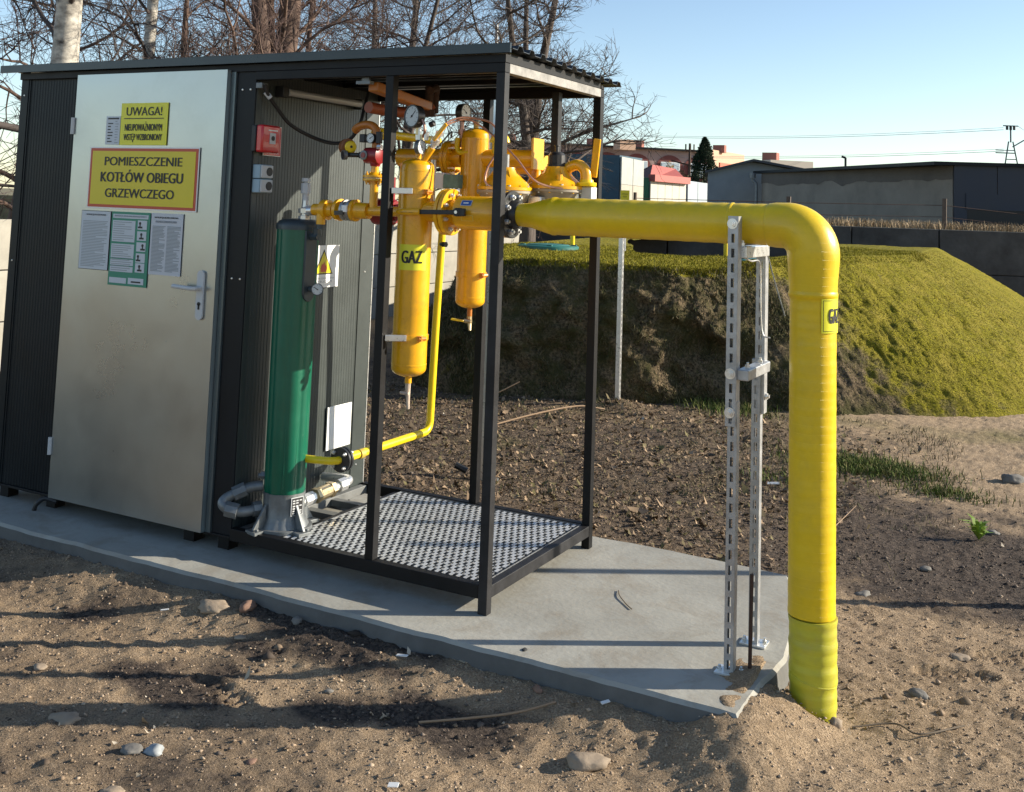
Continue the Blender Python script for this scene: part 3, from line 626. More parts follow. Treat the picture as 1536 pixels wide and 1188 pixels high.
# frame: posts, beams
w = .019
def beam(b, name, m=M_frame): return b.build(name, m, shed, smooth=0, bevel=.002)
beam(MB().box(-w, w, -w, w, 0, 2.02), 'frame_post', M_frameg); beam(MB().box(-w, w, YB-w, YB+w, 0, 2.02), 'frame_post')
beam(MB().box(-.517-w, -.517+w, -w, w, .1055, 2.02), 'frame_post'); beam(MB().box(-.585-w, -.585+w, YB-w, YB+w, .1055, 2.02), 'frame_post')
beam(MB().box(XR+.007, w, -w, w, 2.0205, 2.058), 'top_beam'); beam(MB().box(XR+.007, w, YB-w, YB+w, 2.0205, 2.058), 'top_beam')
beam(MB().box(-w, w, w+.0005, YB-w-.0005, 2.0205, 2.058), 'top_beam', mat('sunlit_grey_beam', (.3, .29, .27), .6, bump=.001, bscale=40, var=.5, vscale=14))  # sunlight on this side beam is put into its pale base colour
beam(MB().box(-2.79, .02, -.0185, .018, 2.0585, 2.092), 'purlin'); beam(MB().box(-w+.002, w-.002, w+.001, YB-w-.002, 2.0585, 2.096), 'side_closure'); beam(MB().box(-2.79, -.02, .33, .36, 2.0585, 2.088), 'purlin'); beam(MB().box(-2.79, -.02, .63, .66, 2.0585, 2.08), 'purlin'); beam(MB().box(-2.79, .02, YB-w+.002, YB+w-.002, 2.0585, 2.076), 'purlin')
beam(MB().box(XR+.007, -w-.0005, -w, w, .055, .105), 'base_beam'); beam(MB().box(XR+.012, -w-.0005, YB-w, YB+w, .055, .105), 'base_beam')
beam(MB().box(-w+.001, w-.001, w+.0005, YB-w-.0005, .055, .1), 'base_beam', M_frameg); beam(MB().box(-1.02, -.985, w+.0005, YB-w-.0005, .055, .094), 'base_beam', M_frameg)
M_ang = mat('dusty_angle_steel', (.16, .165, .16), .55, bump=.0006, bscale=40, var=.4, vscale=10)
beam(MB().box(XR+.012, XR+.05, w+.0005, YB-w-.001, .06, .098), 'base_beam', M_ang)
beam(MB().box(XR+.052, -1.0205, .42, .47, .062, .092), 'cross_rail', M_ang); beam(MB().box(XR+.052, -1.0205, .62, .66, .062, .092), 'cross_rail', M_ang)
beam(MB().box(XR+.052, -1.0205, .02, .24, .084, .096), 'mounting_plate', M_frameg)
# grating
gb = MB(); x0, x1, y0, y1 = -.983, -.021, .0205, YB-.0205
pp = .032; k = 0; yy = y0 + .008
while yy < y1: gb.box(x0, x1, yy-.0013, yy+.0013, .073, .1); yy += pp
xx = x0 + .01
while xx < x1: gb.box(xx-.0012, xx+.0012, y0, y1, .0735, .0985); xx += pp
gb.box(x0, x1, y0-.001, y0+.003, .07, .1015).box(x0, x1, y1-.003, y1, .07, .1015).box(x0-.001, x0+.003, y0, y1, .07, .1012).box(x1-.003, x1, y0, y1, .07, .1012)
gt = gb.build('floor_grating', M_gbar, shed, smooth=0); gt['kind'] = 'stuff'
# serrated crests of the grating bars: small bright pressed tongues
tg = MB(); yy = y0 + .008 + pp/2; r = 0
while yy < y1 - .01:
    xx = x0 + .012 + (pp/2 if r % 2 else 0)
    while xx < x1 - .012:
        tg.add([(xx-.0115, yy-.007, .0985), (xx+.0055, yy-.0145, .0985), (xx+.0125, yy+.006, .103), (xx-.005, yy+.0135, .103)], [(0,1,2,3)]); xx += pp
    yy += pp; r += 1
t2 = tg.build('grating_tread', M_grate, gt, smooth=0); t2['kind'] = 'stuff'

# ================================================================== signs on the door
FY = -.0475
fn_front = lambda y: (lambda u, z: (u, y, z))
def sign_front(name, x0, x1, z0, z1, m, label, y=FY, cat='sign', tilt=0, th=.0018, border=None):
    t = thing(name, ((x0+x1)/2, y, z0), label, cat)
    MB().box(x0, x1, y, y+th, z0, z1).build('sign_plate', m, t, smooth=0)
    return t
F1 = fn_front(FY-.0012)
t = sign_front('warning_sign', -2.016, -1.716, 1.7285, 1.925, M_syl, 'lemon yellow UWAGA warning sign, topmost on the silver door')
text('UWAGA!', -1.98, -1.752, 1.866, 1.906, F1, 'lettering', M_ink, t, .008); text('NIEUPOWAŻNIONYM', -1.985, -1.747, 1.795, 1.838, F1, 'lettering', M_ink, t, .0081); text('WSTĘP WZBRONIONY', -1.99, -1.744, 1.742, 1.782, F1, 'lettering', M_ink, t, .0081)
MB().box(-1.995, -1.74, FY-.0012, FY-.0002, 1.8505, 1.8545).build('rule', M_ink, t, smooth=0)
t = sign_front('boiler_room_sign', -2.206, -1.506, 1.43, 1.719, M_white, 'large yellow POMIESZCZENIE KOTŁÓW sign with red border on the silver door')
MB().box(-2.2, -1.512, FY-.0012, FY-.0002, 1.436, 1.713).build('red_border', M_sred, t, smooth=0)
MB().box(-2.186, -1.526, FY-.0024, FY-.0013, 1.449, 1.7).build('yellow_face', M_sy, t, smooth=0)
F2 = fn_front(FY-.0034)
text('POMIESZCZENIE', -2.1, -1.605, 1.632, 1.673, F2, 'lettering', M_ink, t, .012); text('KOTŁÓW OBIEGU', -2.12, -1.596, 1.555, 1.614, F2, 'lettering', M_ink, t, .012); text('GRZEWCZEGO', -2.085, -1.645, 1.483, 1.525, F2, 'lettering', M_ink, t, .012)
def lines(t, x0, x1, zt, zb, n, m, y=FY-.0012, h=.0028, seed=1, name='print'):
    r = random.Random(seed); b = MB()
    for i in range(n):
        z = zt - (zt-zb)*i/(n-1); L_ = r.choice([1, 1, .95, .9, .55, .8]); b.box(x0, x0+(x1-x0)*L_, y, y+.0006, z-h/2, z+h/2)
    b.build(name, m, t, smooth=0)
t = sign_front('phone_list_notice', -2.112, -2.019, 1.7305, 1.864, M_paper, 'narrow white list left of the yellow UWAGA sign', cat='notice')
lines(t, -2.098, -2.065, 1.83, 1.745, 7, M_ink, h=.005, seed=3); lines(t, -2.05, -2.028, 1.84, 1.74, 9, M_greyprint, h=.003, seed=5); MB().box(-2.1, -2.028, FY-.0012, FY-.0004, 1.85, 1.857).build('print', M_ink, t, smooth=0)
t = sign_front('instruction_notice', -2.236, -2.038, 1.142, 1.4175, M_ink, 'white framed notice at lower left under the large yellow sign', cat='notice')
MB().box(-2.2335, -2.0405, FY-.001, FY-.0002, 1.1445, 1.415).build('paper_face', M_paper, t, smooth=0)
text('INSTRUKCJA POSTĘPOWANIA', -2.2, -2.07, 1.393, 1.403, fn_front(FY-.0018), 'lettering', M_ink, t, .01); lines(t, -2.22, -2.055, 1.368, 1.158, 30, M_greyprint, y=FY-.0018, h=.0028, seed=8)
t = sign_front('green_instruction_sign', -2.032, -1.784, 1.079, 1.418, M_sgrn, 'green instruction sign with small pictograms, lowest on the silver door')
g_ = MB(); g_.box(-2.022, -1.795, FY-.0012, FY-.0003, 1.388, 1.407)
for a, b2 in ((1.28, 1.378), (1.205, 1.27), (1.172, 1.2), (1.142, 1.167)): g_.box(-2.022, -1.875, FY-.0012, FY-.0003, a, b2)
g_.box(-2.022, -1.912, FY-.0012, FY-.0003, 1.09, 1.115)
for zt in (1.34, 1.29, 1.24, 1.19, 1.145): g_.box(-1.86, -1.802, FY-.0012, FY-.0003, zt, zt+.042)
g_.box(-1.9, -1.802, FY-.0012, FY-.0003, 1.09, 1.118); g_.build('white_panel', M_paper, t, smooth=0)
lines(t, -2.015, -1.885, 1.37, 1.288, 9, M_greyprint, y=FY-.002, seed=11); lines(t, -2.015, -1.885, 1.262, 1.15, 13, M_greyprint, y=FY-.002, seed=12)
text('INSTRUKCJA UDZIELANIA PIERWSZEJ POMOCY', -2.012, -1.805, 1.393, 1.402, fn_front(FY-.002), 'lettering', M_greyprint, t, .01)
pb = MB()
for i, zt in enumerate((1.34, 1.29, 1.24, 1.19, 1.145)):
    cx = -1.845 + .012*(i % 3); pb.cyl((cx, FY-.0021, zt+.028), (cx, FY-.0013, zt+.028), .007, 10); pb.box(cx-.012, cx+.016, FY-.0021, FY-.0013, zt+.006, zt+.014); pb.box(cx-.003, cx+.004, FY-.0021, FY-.0013, zt+.013, zt+.023)
pb.box(-1.88, -1.82, FY-.0021, FY-.0013, 1.097, 1.104); pb.build('pictogram', M_ink, t, smooth=0)
t = sign_front('operating_notice', -1.777, -1.581, 1.142, 1.419, mat('pale_notice', (.5, .53, .58), .4), 'plain white two-column notice at lower right under the large yellow sign', cat='notice')
text('INSTRUKCJA BEZPIECZEŃSTWA', -1.755, -1.61, 1.394, 1.406, F1, 'lettering', M_ink, t, .012); text('W POMIESZCZENIU KOTŁOWNI', -1.75, -1.62, 1.376, 1.386, F1, 'lettering', M_greyprint, t, .012)
lines(t, -1.765, -1.685, 1.36, 1.16, 34, M_greyprint, seed=21, h=.0032); lines(t, -1.674, -1.592, 1.36, 1.16, 34, M_greyprint, seed=22, h=.0032)

# ================================================================== fixtures on the side wall  (wall face x = -1.24)
WX = XR + .003
fn_side = lambda x: (lambda u, z: (x, u, z))
t = thing('emergency_sign', (WX, .13, 1.69), 'small red emergency sign half hidden behind the red call box', 'sign')
MB().box(WX, WX+.002, .06, .178, 1.692, 1.826).build('sign_plate', M_white, t, smooth=0); MB().box(WX+.0022, WX+.003, .063, .1755, 1.695, 1.823).build('red_face', M_red, t, smooth=0)
text('PRZYCISK', .09, .165, 1.702, 1.713, fn_side(WX+.0036), 'lettering', M_white, t); MB().box(WX+.0032, WX+.0042, .128, .131, 1.72, 1.815).build('rule', M_white, t, smooth=0)
t = thing('fire_call_box', (WX, .04, 1.70), 'red fire alarm call box on the corrugated side wall', 'alarm box')
MB().box(WX, WX+.025, -.02, .1, 1.706, 1.822).build('back_box', M_black, t, bevel=.004); MB().box(WX+.0255, WX+.062, -.018, .102, 1.704, 1.824).build('front_cover', M_red, t, bevel=.008)
MB().box(WX+.0622, WX+.064, .03, .068, 1.742, 1.79).build('press_panel', M_lgrey, t, smooth=0); MB().cyl((WX+.064, .05, 1.767), (WX+.0655, .05, 1.767), .011, 16).build('button', M_ink, t); MB().box(WX+.0622, WX+.0635, .02, .08, 1.799, 1.804).build('rule', M_white, t, smooth=0)
for z, nm in ((1.59, 'upper of the two grey sockets under the red call box'), (1.527, 'lower of the two grey sockets under the red call box')):
    t = thing('power_socket', (WX, .04, z), nm, 'socket', 'power sockets on the side wall')
    MB().box(WX, WX+.042, .002, .082, z, z+.06).build('housing', M_shadeg, t, bevel=.003); MB().box(WX+.0425, WX+.05, .006, .08, z+.003, z+.057).build('socket_lid', M_lgrey, t, bevel=.002)
    MB().cyl((WX+.05, .055, z+.03), (WX+.053, .055, z+.03), .019, 18).build('socket_hole', M_ink, t)
t = thing('flame_sign', (WX, .53, 1.09), 'white sign with a yellow flame triangle behind the green column', 'sign')
MB().box(WX, WX+.003, .41, .65, 1.088, 1.288).build('sign_plate', M_white, t, smooth=0)
tri = [(.460, 1.150), (.604, 1.150), (.532, 1.270)]
MB().add([(WX+.0036, a, b2) for a, b2 in tri], [(0,1,2)]).build('triangle_border', M_ink, t, smooth=0)
tri2 = [(.470, 1.156), (.594, 1.156), (.532, 1.258)]; MB().add([(WX+.0042, a, b2) for a, b2 in tri2], [(0,1,2)]).build('triangle_face', M_sy, t, smooth=0)
fl = [(.45, 1.162), (.49, 1.162), (.497, 1.18), (.487, 1.2), (.482, 1.188), (.472, 1.213), (.463, 1.195), (.456, 1.202), (.447, 1.18)]
MB().add([(WX+.0048, a+.062, b2) for a, b2 in fl], [tuple(range(9))]).build('flame_mark', M_sred, t, smooth=0)
text('STREFA ZAGROŻENIA', .46, .62, 1.128, 1.138, fn_side(WX+.0036), 'lettering', M_greyprint, t); text('WYBUCHEM', .47, .6, 1.11, 1.121, fn_side(WX+.0036), 'lettering', M_greyprint, t)
o = MB().box(WX+.004, WX+.010, .612, .803, .312, .515).build('blank_plate', M_white, loc=(WX, .7, .31), smooth=0, bevel=.001); tag(o, 'blank white plate low on the side wall near the far corner', 'plate')
t = thing('tube_light', (WX, .43, 1.95), 'grey tube light fixed high on the side wall under the roof', 'lamp')
MB().cyl((WX+.04, .16, 1.985), (WX+.04, .71, 1.985), .017, 14).build('glass_tube', mat('unlit_tube', (.35, .36, .37), .25, coat=.4), t); MB().box(WX+.002, WX+.05, .12, .16, 1.96, 2.01).box(WX+.002, WX+.05, .71, .75, 1.96, 2.01).box(WX+.002, WX+.018, .16, .71, 1.975, 2.0).build('fitting', M_black, t, bevel=.003)
o = MB().tube(smoothpath([(-1.19,.0,2.0),(-1.19,.02,1.96),(-1.18,.08,1.90),(-1.16,.15,1.835),(-1.12,.27,1.785),(-1.05,.33,1.765),(-.97,.34,1.785),(-.92,.34,1.85),(-.92,.37,1.93),(-.93,.42,2.03)], 6), .0085, 10).build('black_cable', M_black, loc=(-1.1,.2,1.77)); tag(o, 'thick black cable hanging in a loop from the side wall to the roof', 'cable')
t = thing('cable_gland', (-1.21, .0, 1.95), 'small grey cable clamp at the top of the shed corner', 'clamp'); MB().box(-1.235, -1.2, -.01, .03, 1.985, 2.01).build('clamp_plate', M_galvd, t, bevel=.002); MB().cyl((-1.2, .015, 1.97), (-1.187, .035, 1.945), .012, 12).build('gland_nut', M_lgrey, t)
o = MB().tube(smoothpath([(-2.31,-.01,.045),(-2.37,-.03,.055),(-2.4,-.05,.03),(-2.41,-.055,.0)], 5), .011, 8).build('cable_stub', M_black, loc=(-2.4,-.05,0)); tag(o, 'short black cable end hooking out under the shed below the door hinge', 'cable')

# ================================================================== green vaporiser column
cx, cy = -1.075, .135
col = thing('vaporizer_column', (cx, cy, .1), 'tall green fluted vaporizer column with grey cap beside the side wall', 'vaporizer')
CA = math.atan2(-3.76, 3.06)
def lobed(z, r, n=96, amp=.06, k=8, ph=0): return [(cx + r*(1+amp*abs(math.cos(k/2*(a-ph)))**.6*1.0-amp)*math.cos(a), cy + r*(1+amp*abs(math.cos(k/2*(a-ph)))**.6-amp)*math.sin(a), z) for a in np.linspace(0, 2*PI, n, endpoint=False)]
def loft(rings, caps=True):
    m_ = MB(); n = len(rings[0])
    for r in rings: m_.v += r
    for i in range(len(rings)-1):
        for j in range(n): m_.f.append((i*n+j, i*n+(j+1)%n, (i+1)*n+(j+1)%n, (i+1)*n+j))
    if caps: m_.f.append(tuple(reversed(range(n)))); m_.f.append(tuple((len(rings)-1)*n+j for j in range(n)))
    return m_
ph = CA + math.radians(12)
loft([lobed(.255, .087, ph=ph, amp=.09), lobed(.26, .089, ph=ph, amp=.09), lobed(.55, .090, ph=ph, amp=.085), lobed(1.1, .092, ph=ph, amp=.07), lobed(1.378, .093, ph=ph, amp=.06)]).build('column_body', M_green, col, smooth=28)
rb = MB()
for da in (-14, 8, 20):   # pressed ribs on the lower body
    a = CA + math.radians(da + 8); p = Vector((cx + .084*math.cos(a), cy + .084*math.sin(a), 0)); rb.tube([p + Vector((0,0,.28)), p + Vector((0,0,.58 - .05*abs(da)/14))], [.0045, .003], 6)
rb.build('pressed_rib', M_green, col)
rings = [lobed(z, r, amp=a, ph=ph) for z, r, a in ((1.372,.0965,.03),(1.39,.097,.03),(1.398,.094,.02),(1.408,.085,.01),(1.416,.07,0),(1.42,.03,0))]
cap = loft(rings).build('top_cap', M_slate, col, smooth=40)
ca2 = math.radians(-12); dr = Vector((math.cos(ca2), math.sin(ca2), 0)); sd = Vector((-dr.y, dr.x, 0)); p0 = Vector((cx, cy, 0)) + dr*.083
pn = MB(); W2 = .036; prof = [(-W2, 1.37), (-W2, 1.10), (-W2*.8, 1.08), (-W2*.4, 1.068), (0, 1.064), (W2*.4, 1.068), (W2*.8, 1.08), (W2, 1.10), (W2, 1.37)]
n = len(prof); pn.add([p0 - dr*.01 + sd*a + Vector((0,0,z)) for a, z in prof] + [p0 + dr*.012 + sd*a*.85 + Vector((0,0,z)) for a, z in prof], [tuple(reversed(range(n))), tuple(range(n, 2*n))] + [(i, (i+1)%n, n+(i+1)%n, n+i) for i in range(n)])
pn.build('control_spine', M_slate, col, smooth=30, bevel=.002)
q = p0 + dr*.02
MB().cyl(q + Vector((0,0,1.12)), q + dr*.03 - sd*.005 + Vector((0,0,1.12)), .014, 12).build('gauge_socket', M_slate, col)
gd = (dr*.55 + Vector((.2, -.85, 0))).normalized(); gp_ = q + dr*.045 + Vector((0,0,1.122))
def gauge(parent, c, d, r, face=M_dial, body=M_blkm, depth=None, needle=.6):
    d = Vector(d).normalized(); dp = depth or r*.7; c = Vector(c); u, v, _ = basis(d)
    gb_ = MB().lathe(c - d*dp, d, [(0, r*.8), (.002, r*.97), (dp*.9, r), (dp, r), (dp, r*.9), (dp*.93, r*.88)], 28).build('gauge_case', body, parent)
    MB().lathe(c - d*dp*.08, d, [(0, r*.87), (.0006, r*.87)], 24).build('dial', face, gb_, smooth=30)
    nb = MB()
    for k in range(9):
        a = math.radians(-45 + 270*k/8); e = (u*math.cos(a) + v*math.sin(a)); nb.bar(c - d*dp*.08 + d*.0012 + e*r*.62, c - d*dp*.08 + d*.0012 + e*r*.78, .0015, .0006, up=d)
    e = (u*math.cos(needle) + v*math.sin(needle)); nb.bar(c - d*dp*.08 + d*.0016 - e*r*.2, c - d*dp*.08 + d*.0016 + e*r*.66, .003, .0006, up=d); nb.cyl(c - d*dp*.07, c - d*dp*.07 + d*.002, r*.1, 8)
    nb.build('needle', M_ink, gb_, smooth=0); return gb_
gauge(col, gp_, gd, .026, M_dial, M_slate)
MB().cyl(q - dr*.01 + Vector((0,0,1.345)), q + dr*.04 + Vector((0,0,1.345)), .017, 6).cyl(q + dr*.02 + Vector((0,0,1.35)), q + dr*.02 + Vector((0,0,1.385)), .014, 6).build('plug', M_slate, col, smooth=20)
# base casting
loft([lobed(z, r, amp=.05, ph=ph) for z, r in ((.116,.11),(.135,.1),(.16,.091),(.2,.088),(.255,.09))]).build('base_casting', M_galvd, col, smooth=35)
fb = MB()
for a in (CA - .95, CA + .62, CA + 2.2, CA + 3.76):
    d_ = Vector((math.cos(a), math.sin(a), 0)); s_ = Vector((-d_.y, d_.x, 0)); c_ = Vector((cx, cy, 0))
    fb.bar(c_ + d_*.07 + Vector((0,0,.108)), c_ + d_*.165 + Vector((0,0,.106)), .07, .014); fb.add([c_ + d_*.09 + s_*k + Vector((0,0,.115)) for k in (-.006, .006)] + [c_ + d_*.155 + s_*k + Vector((0,0,.115)) for k in (-.006, .006)] + [c_ + d_*.095 + s_*k + Vector((0,0,.21)) for k in (-.006, .006)], [(0,2,4),(1,5,3),(2,3,5,4),(0,1,3,2)])
    fb.cyl(c_ + d_*.145 + s_*.02 + Vector((0,0,.113)), c_ + d_*.145 + s_*.02 + Vector((0,0,.122)), .008, 6)
fb.cyl((cx, cy, .098), (cx, cy, .116), .125, 24); fb.build('base_foot', M_galvd, col, smooth=25, bevel=.0015)
na = CA + math.radians(36); nd = Vector((math.cos(na), math.sin(na), 0)); ns = Vector((-nd.y, nd.x, 0)); nc = Vector((cx, cy, 0)) + nd*.0925
def npl(u, z): return tuple(nc + ns*u + nd*.003 + Vector((0, 0, z)))
pb = MB().add([nc + ns*u + nd*e + Vector((0,0,z)) for e in (0, .002) for u, z in ((-.031,.17),(.031,.17),(.031,.245),(-.031,.245))], [(0,3,2,1),(4,5,6,7),(0,1,5,4),(1,2,6,5),(2,3,7,6),(3,0,4,7)]); npo = pb.build('name_plate', M_lgrey, col, smooth=0)
MB().add([npl(u, z) for u, z in ((-.028,.173),(.028,.173),(.028,.242),(-.028,.242))], [(0,1,2,3)]).build('plate_face', M_ink, npo, smooth=0)
rr = random.Random(5); lb = MB()
for z in (.232, .222, .21, .2, .19, .181):
    for k in range(rr.choice((1, 2, 3))):
        u0 = -.024 + k*.017; p_ = [Vector(npl(u, zz)) + nd*.0008 for u, zz in ((u0, z-.003), (u0+.012, z-.003), (u0+.012, z+.002), (u0, z+.002))]; lb.add(p_, [(0,1,2,3)])
lb.build('plate_print', M_lgrey, npo, smooth=0)
MB().cyl((cx-.065, cy-.058, .32), (cx-.078, cy-.07, .32), .018, 6).cyl((cx-.078, cy-.07, .32), (cx-.084, cy-.078, .32), .011, 8).build('drain_plug', M_galvd, col, smooth=20)
# vertical nozzle on the cap
t = thing('relief_valve', (cx+.03, cy, 1.42), 'white metal relief fitting standing on the green column cap', 'valve')
MB().lathe((cx+.032, cy, 1.415), (0,0,1), [(0,.028),(.018,.028),(.02,.02),(.03,.02),(.03,.03),(.05,.03),(.052,.017),(.085,.015)], 8).build('hex_body', M_zinc, t, smooth=20); MB().lathe((cx+.03, cy, 1.5), (0,0,1), [(0,.014),(.03,.014),(.03,.021),(.075,.021),(.078,.008),(.082,.008),(.083,.02),(.098,.02)], 6).build('cap_nut', M_lgrey, t, smooth=20); MB().cyl((cx+.03, cy, 1.455), (cx+.085, cy, 1.458), .022, 14).build('side_outlet', M_zinc, t)
# hoses at the base
t = thing('water_hose_fitting', (-1.2, .02, .18), 'galvanised elbow pipes leaving the left side of the column base', 'pipe')
pth = smoothpath([(-1.145, .06, .185), (-1.18, .0, .178), (-1.225, -.03, .185), (-1.26, -.04, .205), (-1.26, -.025, .225), (-1.23, .0, .245), (-1.19, .04, .268), (-1.15, .08, .275)], 5)
MB().tube(pth, .022, 12).build('elbow', M_galvd, t); MB().cyl((-1.195, -.018, .18), (-1.24, -.04, .19), .033, 8).cyl((-1.235, -.005, .243), (-1.20, .03, .264), .031, 8).cyl((-1.14, .065, .186), (-1.16, .035, .184), .031, 8).build('union_nut', M_galvd, t, smooth=20)
t = thing('brass_ball_valve', (-1.03, .3, .18), 'brass and zinc valve joint lying right of the column base', 'valve')
p = Vector((-1.04, .22, .195)); q = Vector((-1.05, .52, .205)); dd = q - p
MB().cyl(p - dd*.1, q, .019, 14).cyl(p, p + dd*.22, .028, 8).cyl(p + dd*.86, q + dd*.04, .03, 8).build('zinc_nipple', M_zinc, t, smooth=20); MB().cyl(p + dd*.27, p + dd*.36, .034, 6).cyl(p + dd*.37, p + dd*.62, .030, 16).cyl(p + dd*.63, p + dd*.72, .035, 6).build('brass_body', M_brass, t, smooth=20)
MB().tube(smoothpath([tuple(q), (-1.055, .57, .21), (-1.09, .59, .21), (-1.15, .59, .205), (-1.22, .59, .2)], 5), .02, 12).build('elbow', M_zinc, t)

# ================================================================== gas train
ZM, YM = 1.474, .125
def bolt(parent, c, d, r=.009, L_=.012, m=M_zinc, name='bolt'): return MB().cyl(c, Vector(c) + Vector(d).normalized()*L_, r, 6).cyl(Vector(c) + Vector(d).normalized()*L_, Vector(c) + Vector(d).normalized()*(L_+.008), r*.55, 8).build(name, m, parent, smooth=20)
def flange(parent, c, d, r, th, m, name='flange', nb=8, br=.008, side=1, bm=M_zinc, ph=.39):
    c = Vector(c); d = Vector(d).normalized(); f = MB().lathe(c, d, [(0, r*.97), (.002, r), (th-.002, r), (th, r*.97)], 32).build(name, m, parent)
    u, v, _ = basis(d)
    for k in range(nb):
        a = 2*PI*k/nb + ph; e = (u*math.cos(a) + v*math.sin(a))*r*.78
        if side >= 0: bolt(f, c + e + d*th, d, br, br*1.1, bm)
        if side <= 0: bolt(f, c + e, -d, br, br*1.1, bm)
    return f
def vessel(parent, x, y, z0, z1, r, m=M_yel, name='vessel_body'):
    pr = [(z0-.0, .012)]; hd_ = r*.5
    for k in range(1, 9): a = PI/2*k/8; pr.append((z0 + hd_*(1-math.cos(a)), r*math.sin(a)))
    pr += [(z0+hd_+.012, r), (z0+hd_+.013, r*1.012), (z0+hd_+.019, r*1.012), (z0+hd_+.02, r), (z1-hd_-.02, r), (z1-hd_-.019, r*1.012), (z1-hd_-.013, r*1.012), (z1-hd_-.012, r)]
    for k in range(7, 0, -1): a = PI/2*k/8; pr.append((z1 - hd_*(1-math.cos(a)), r*math.sin(a)))
    pr.append((z1, .012)); return MB().lathe((x, y, 0), (0, 0, 1), pr, 40).build(name, m, parent)
def strap(parent, x, y, z, r, ang, m=M_yel):
    s = MB().lathe((x, y, z-.011), (0,0,1), [(0, r+.001), (0, r+.004), (.022, r+.004), (.022, r+.001)], 36).build('strap', m, parent)
    d = Vector((math.cos(ang), math.sin(ang), 0)); c = Vector((x, y, z)) + d*(r+.002); t_ = Vector((-d.y, d.x, 0))
    MB().cyl(c - t_*.01 + d*.012, c + t_*.022 + d*.012, .008, 8).box(*sorted((c.x-.006, c.x+.018)), *sorted((c.y-.012, c.y+.006)), z-.01, z+.01).build('clamp_lug', mat('orange_lug', (.6, .2, .01), .4), s); return s
# first filter
f1 = thing('gas_filter', (-.46, YM, .70), 'tall yellow gas filter cylinder with a GAZ label between the front posts', 'gas filter', 'yellow gas filters')
fx, fr_ = -.46, .0715
vessel(f1, fx, YM, .80, 1.69, fr_); strap(f1, fx, YM, 1.553, fr_, -.45); strap(f1, fx, YM, .962, fr_, -.45)
for z in (1.553, .964): MB().bar((-.497, .0, z), (-.425, .045, z+.001), .018, .024).build('bracket', M_zinc, f1, smooth=0, bevel=.002)
MB().cyl((fx, YM, .775), (fx, YM, .805), .014, 12).build('drain_nozzle', M_yel, f1); MB().tube([(fx, YM, .775), (fx, YM, .735), (fx+.002, YM, .72), (fx+.004, YM-.002, .70), (fx+.008, YM-.004, .672)], [.012,.011,.009,.008,.006], 10).cyl((fx-.028, YM-.01, .735), (fx+.012, YM-.01, .735), .007, 8).build('drain_valve', mat('dusty_brass', (.55, .45, .36), .5, metal=.3, var=.3, vscale=60), f1)
MB().cyl((fx+.004, YM, 1.685), (fx+.004, YM, 1.725), .012, 12).build('top_nozzle', M_yel, f1)
MB().tube([(fx+.03, YM-.01, 1.67), (fx+.075, YM-.01, 1.735)], [.013, .016], 12).build('side_nozzle', M_yel, f1)
def cylmap(x, y, r, a0): return lambda u, z: (x + r*math.cos(a0 + u/r), y + r*math.sin(a0 + u/r), z)
def cylpanel(x, y, r, a0, u0, u1, z0, z1, name, m, parent, n=20):
    m_ = MB(); fn = cylmap(x, y, r, a0)
    for z in (z0, z1):
        for k in range(n+1): m_.v.append(fn(u0+(u1-u0)*k/n, z))
    for k in range(n): m_.f.append((k, k+1, n+1+k+1, n+1+k))
    return m_.build(name, m, parent, smooth=60)
aF = math.atan2(-3.624-YM, 1.986-fx)
lb = cylpanel(fx, YM, fr_+.0012, aF, -.066, .058, 1.234, 1.338, 'gas_label', M_syl, f1)
text('GAZ', -.05, .036, 1.262, 1.313, cylmap(fx, YM, fr_+.0028, aF), 'lettering', M_ink, lb, .013)
# gauge stack on filter 1
t = thing('pressure_gauge', (fx-.01, YM, 1.72), 'large round pressure gauge with black rim on top of the front gas filter', 'gauge')
MB().lathe((fx+.004, YM, 1.722), (0,0,1), [(0,.012),(.012,.012),(.012,.016),(.03,.016),(.03,.01),(.045,.01),(.045,.015),(.065,.015),(.065,.009),(.10,.008)], 8).build('stem_fitting', M_zinc, t, smooth=20)
MB().cyl((fx-.003, YM, 1.775), (fx-.003, YM, 1.82), .011, 8).cyl((fx+.02, YM, 1.73), (fx+.02, YM, 1.79), .01, 8).build('brass_cock', M_brass, t, smooth=20)
gauge(t, (fx-.014, YM-.038, 1.864), (-.3, -1, .02), .048, M_dial, M_blkm, depth=.038, needle=2.35)
MB().tube(smoothpath([(fx+.03, YM-.01, 1.78), (fx+.05, YM-.03, 1.80), (fx+.045, YM-.03, 1.83), (fx+.035, YM-.03, 1.85)], 5), .006, 8).build('copper_loop', M_copper, t); MB().cyl((fx+.055, YM, 1.83), (fx+.075, YM, 1.837), .012, 10).build('black_knob', M_black, t)
t = thing('needle_valve_gauge', (fx+.06, YM-.03, 1.70), 'small side-facing gauge with valves beside the large pressure gauge', 'gauge')
gauge(t, (fx+.052, YM-.05, 1.735), (.98, -.02, 0), .03, M_dial, M_galvd, depth=.022, needle=.8)
MB().tube([(fx+.075, YM-.01, 1.735), (fx+.105, YM-.01, 1.79)], [.012, .012], 8).cyl((fx+.085, YM-.01, 1.75), (fx+.095, YM-.01, 1.77), .019, 6).cyl((fx+.105, YM-.01, 1.785), (fx+.112, YM-.01, 1.80), .016, 6).cyl((fx+.05, YM-.02, 1.765), (fx+.055, YM-.02, 1.80), .01, 8).build('zinc_cock', M_zinc, t, smooth=20)
MB().bar((fx+.105, YM-.05, 1.762), (fx+.165, YM-.05, 1.83), .012, .016).build('lever_handle', M_yel, t, smooth=0, bevel=.004)
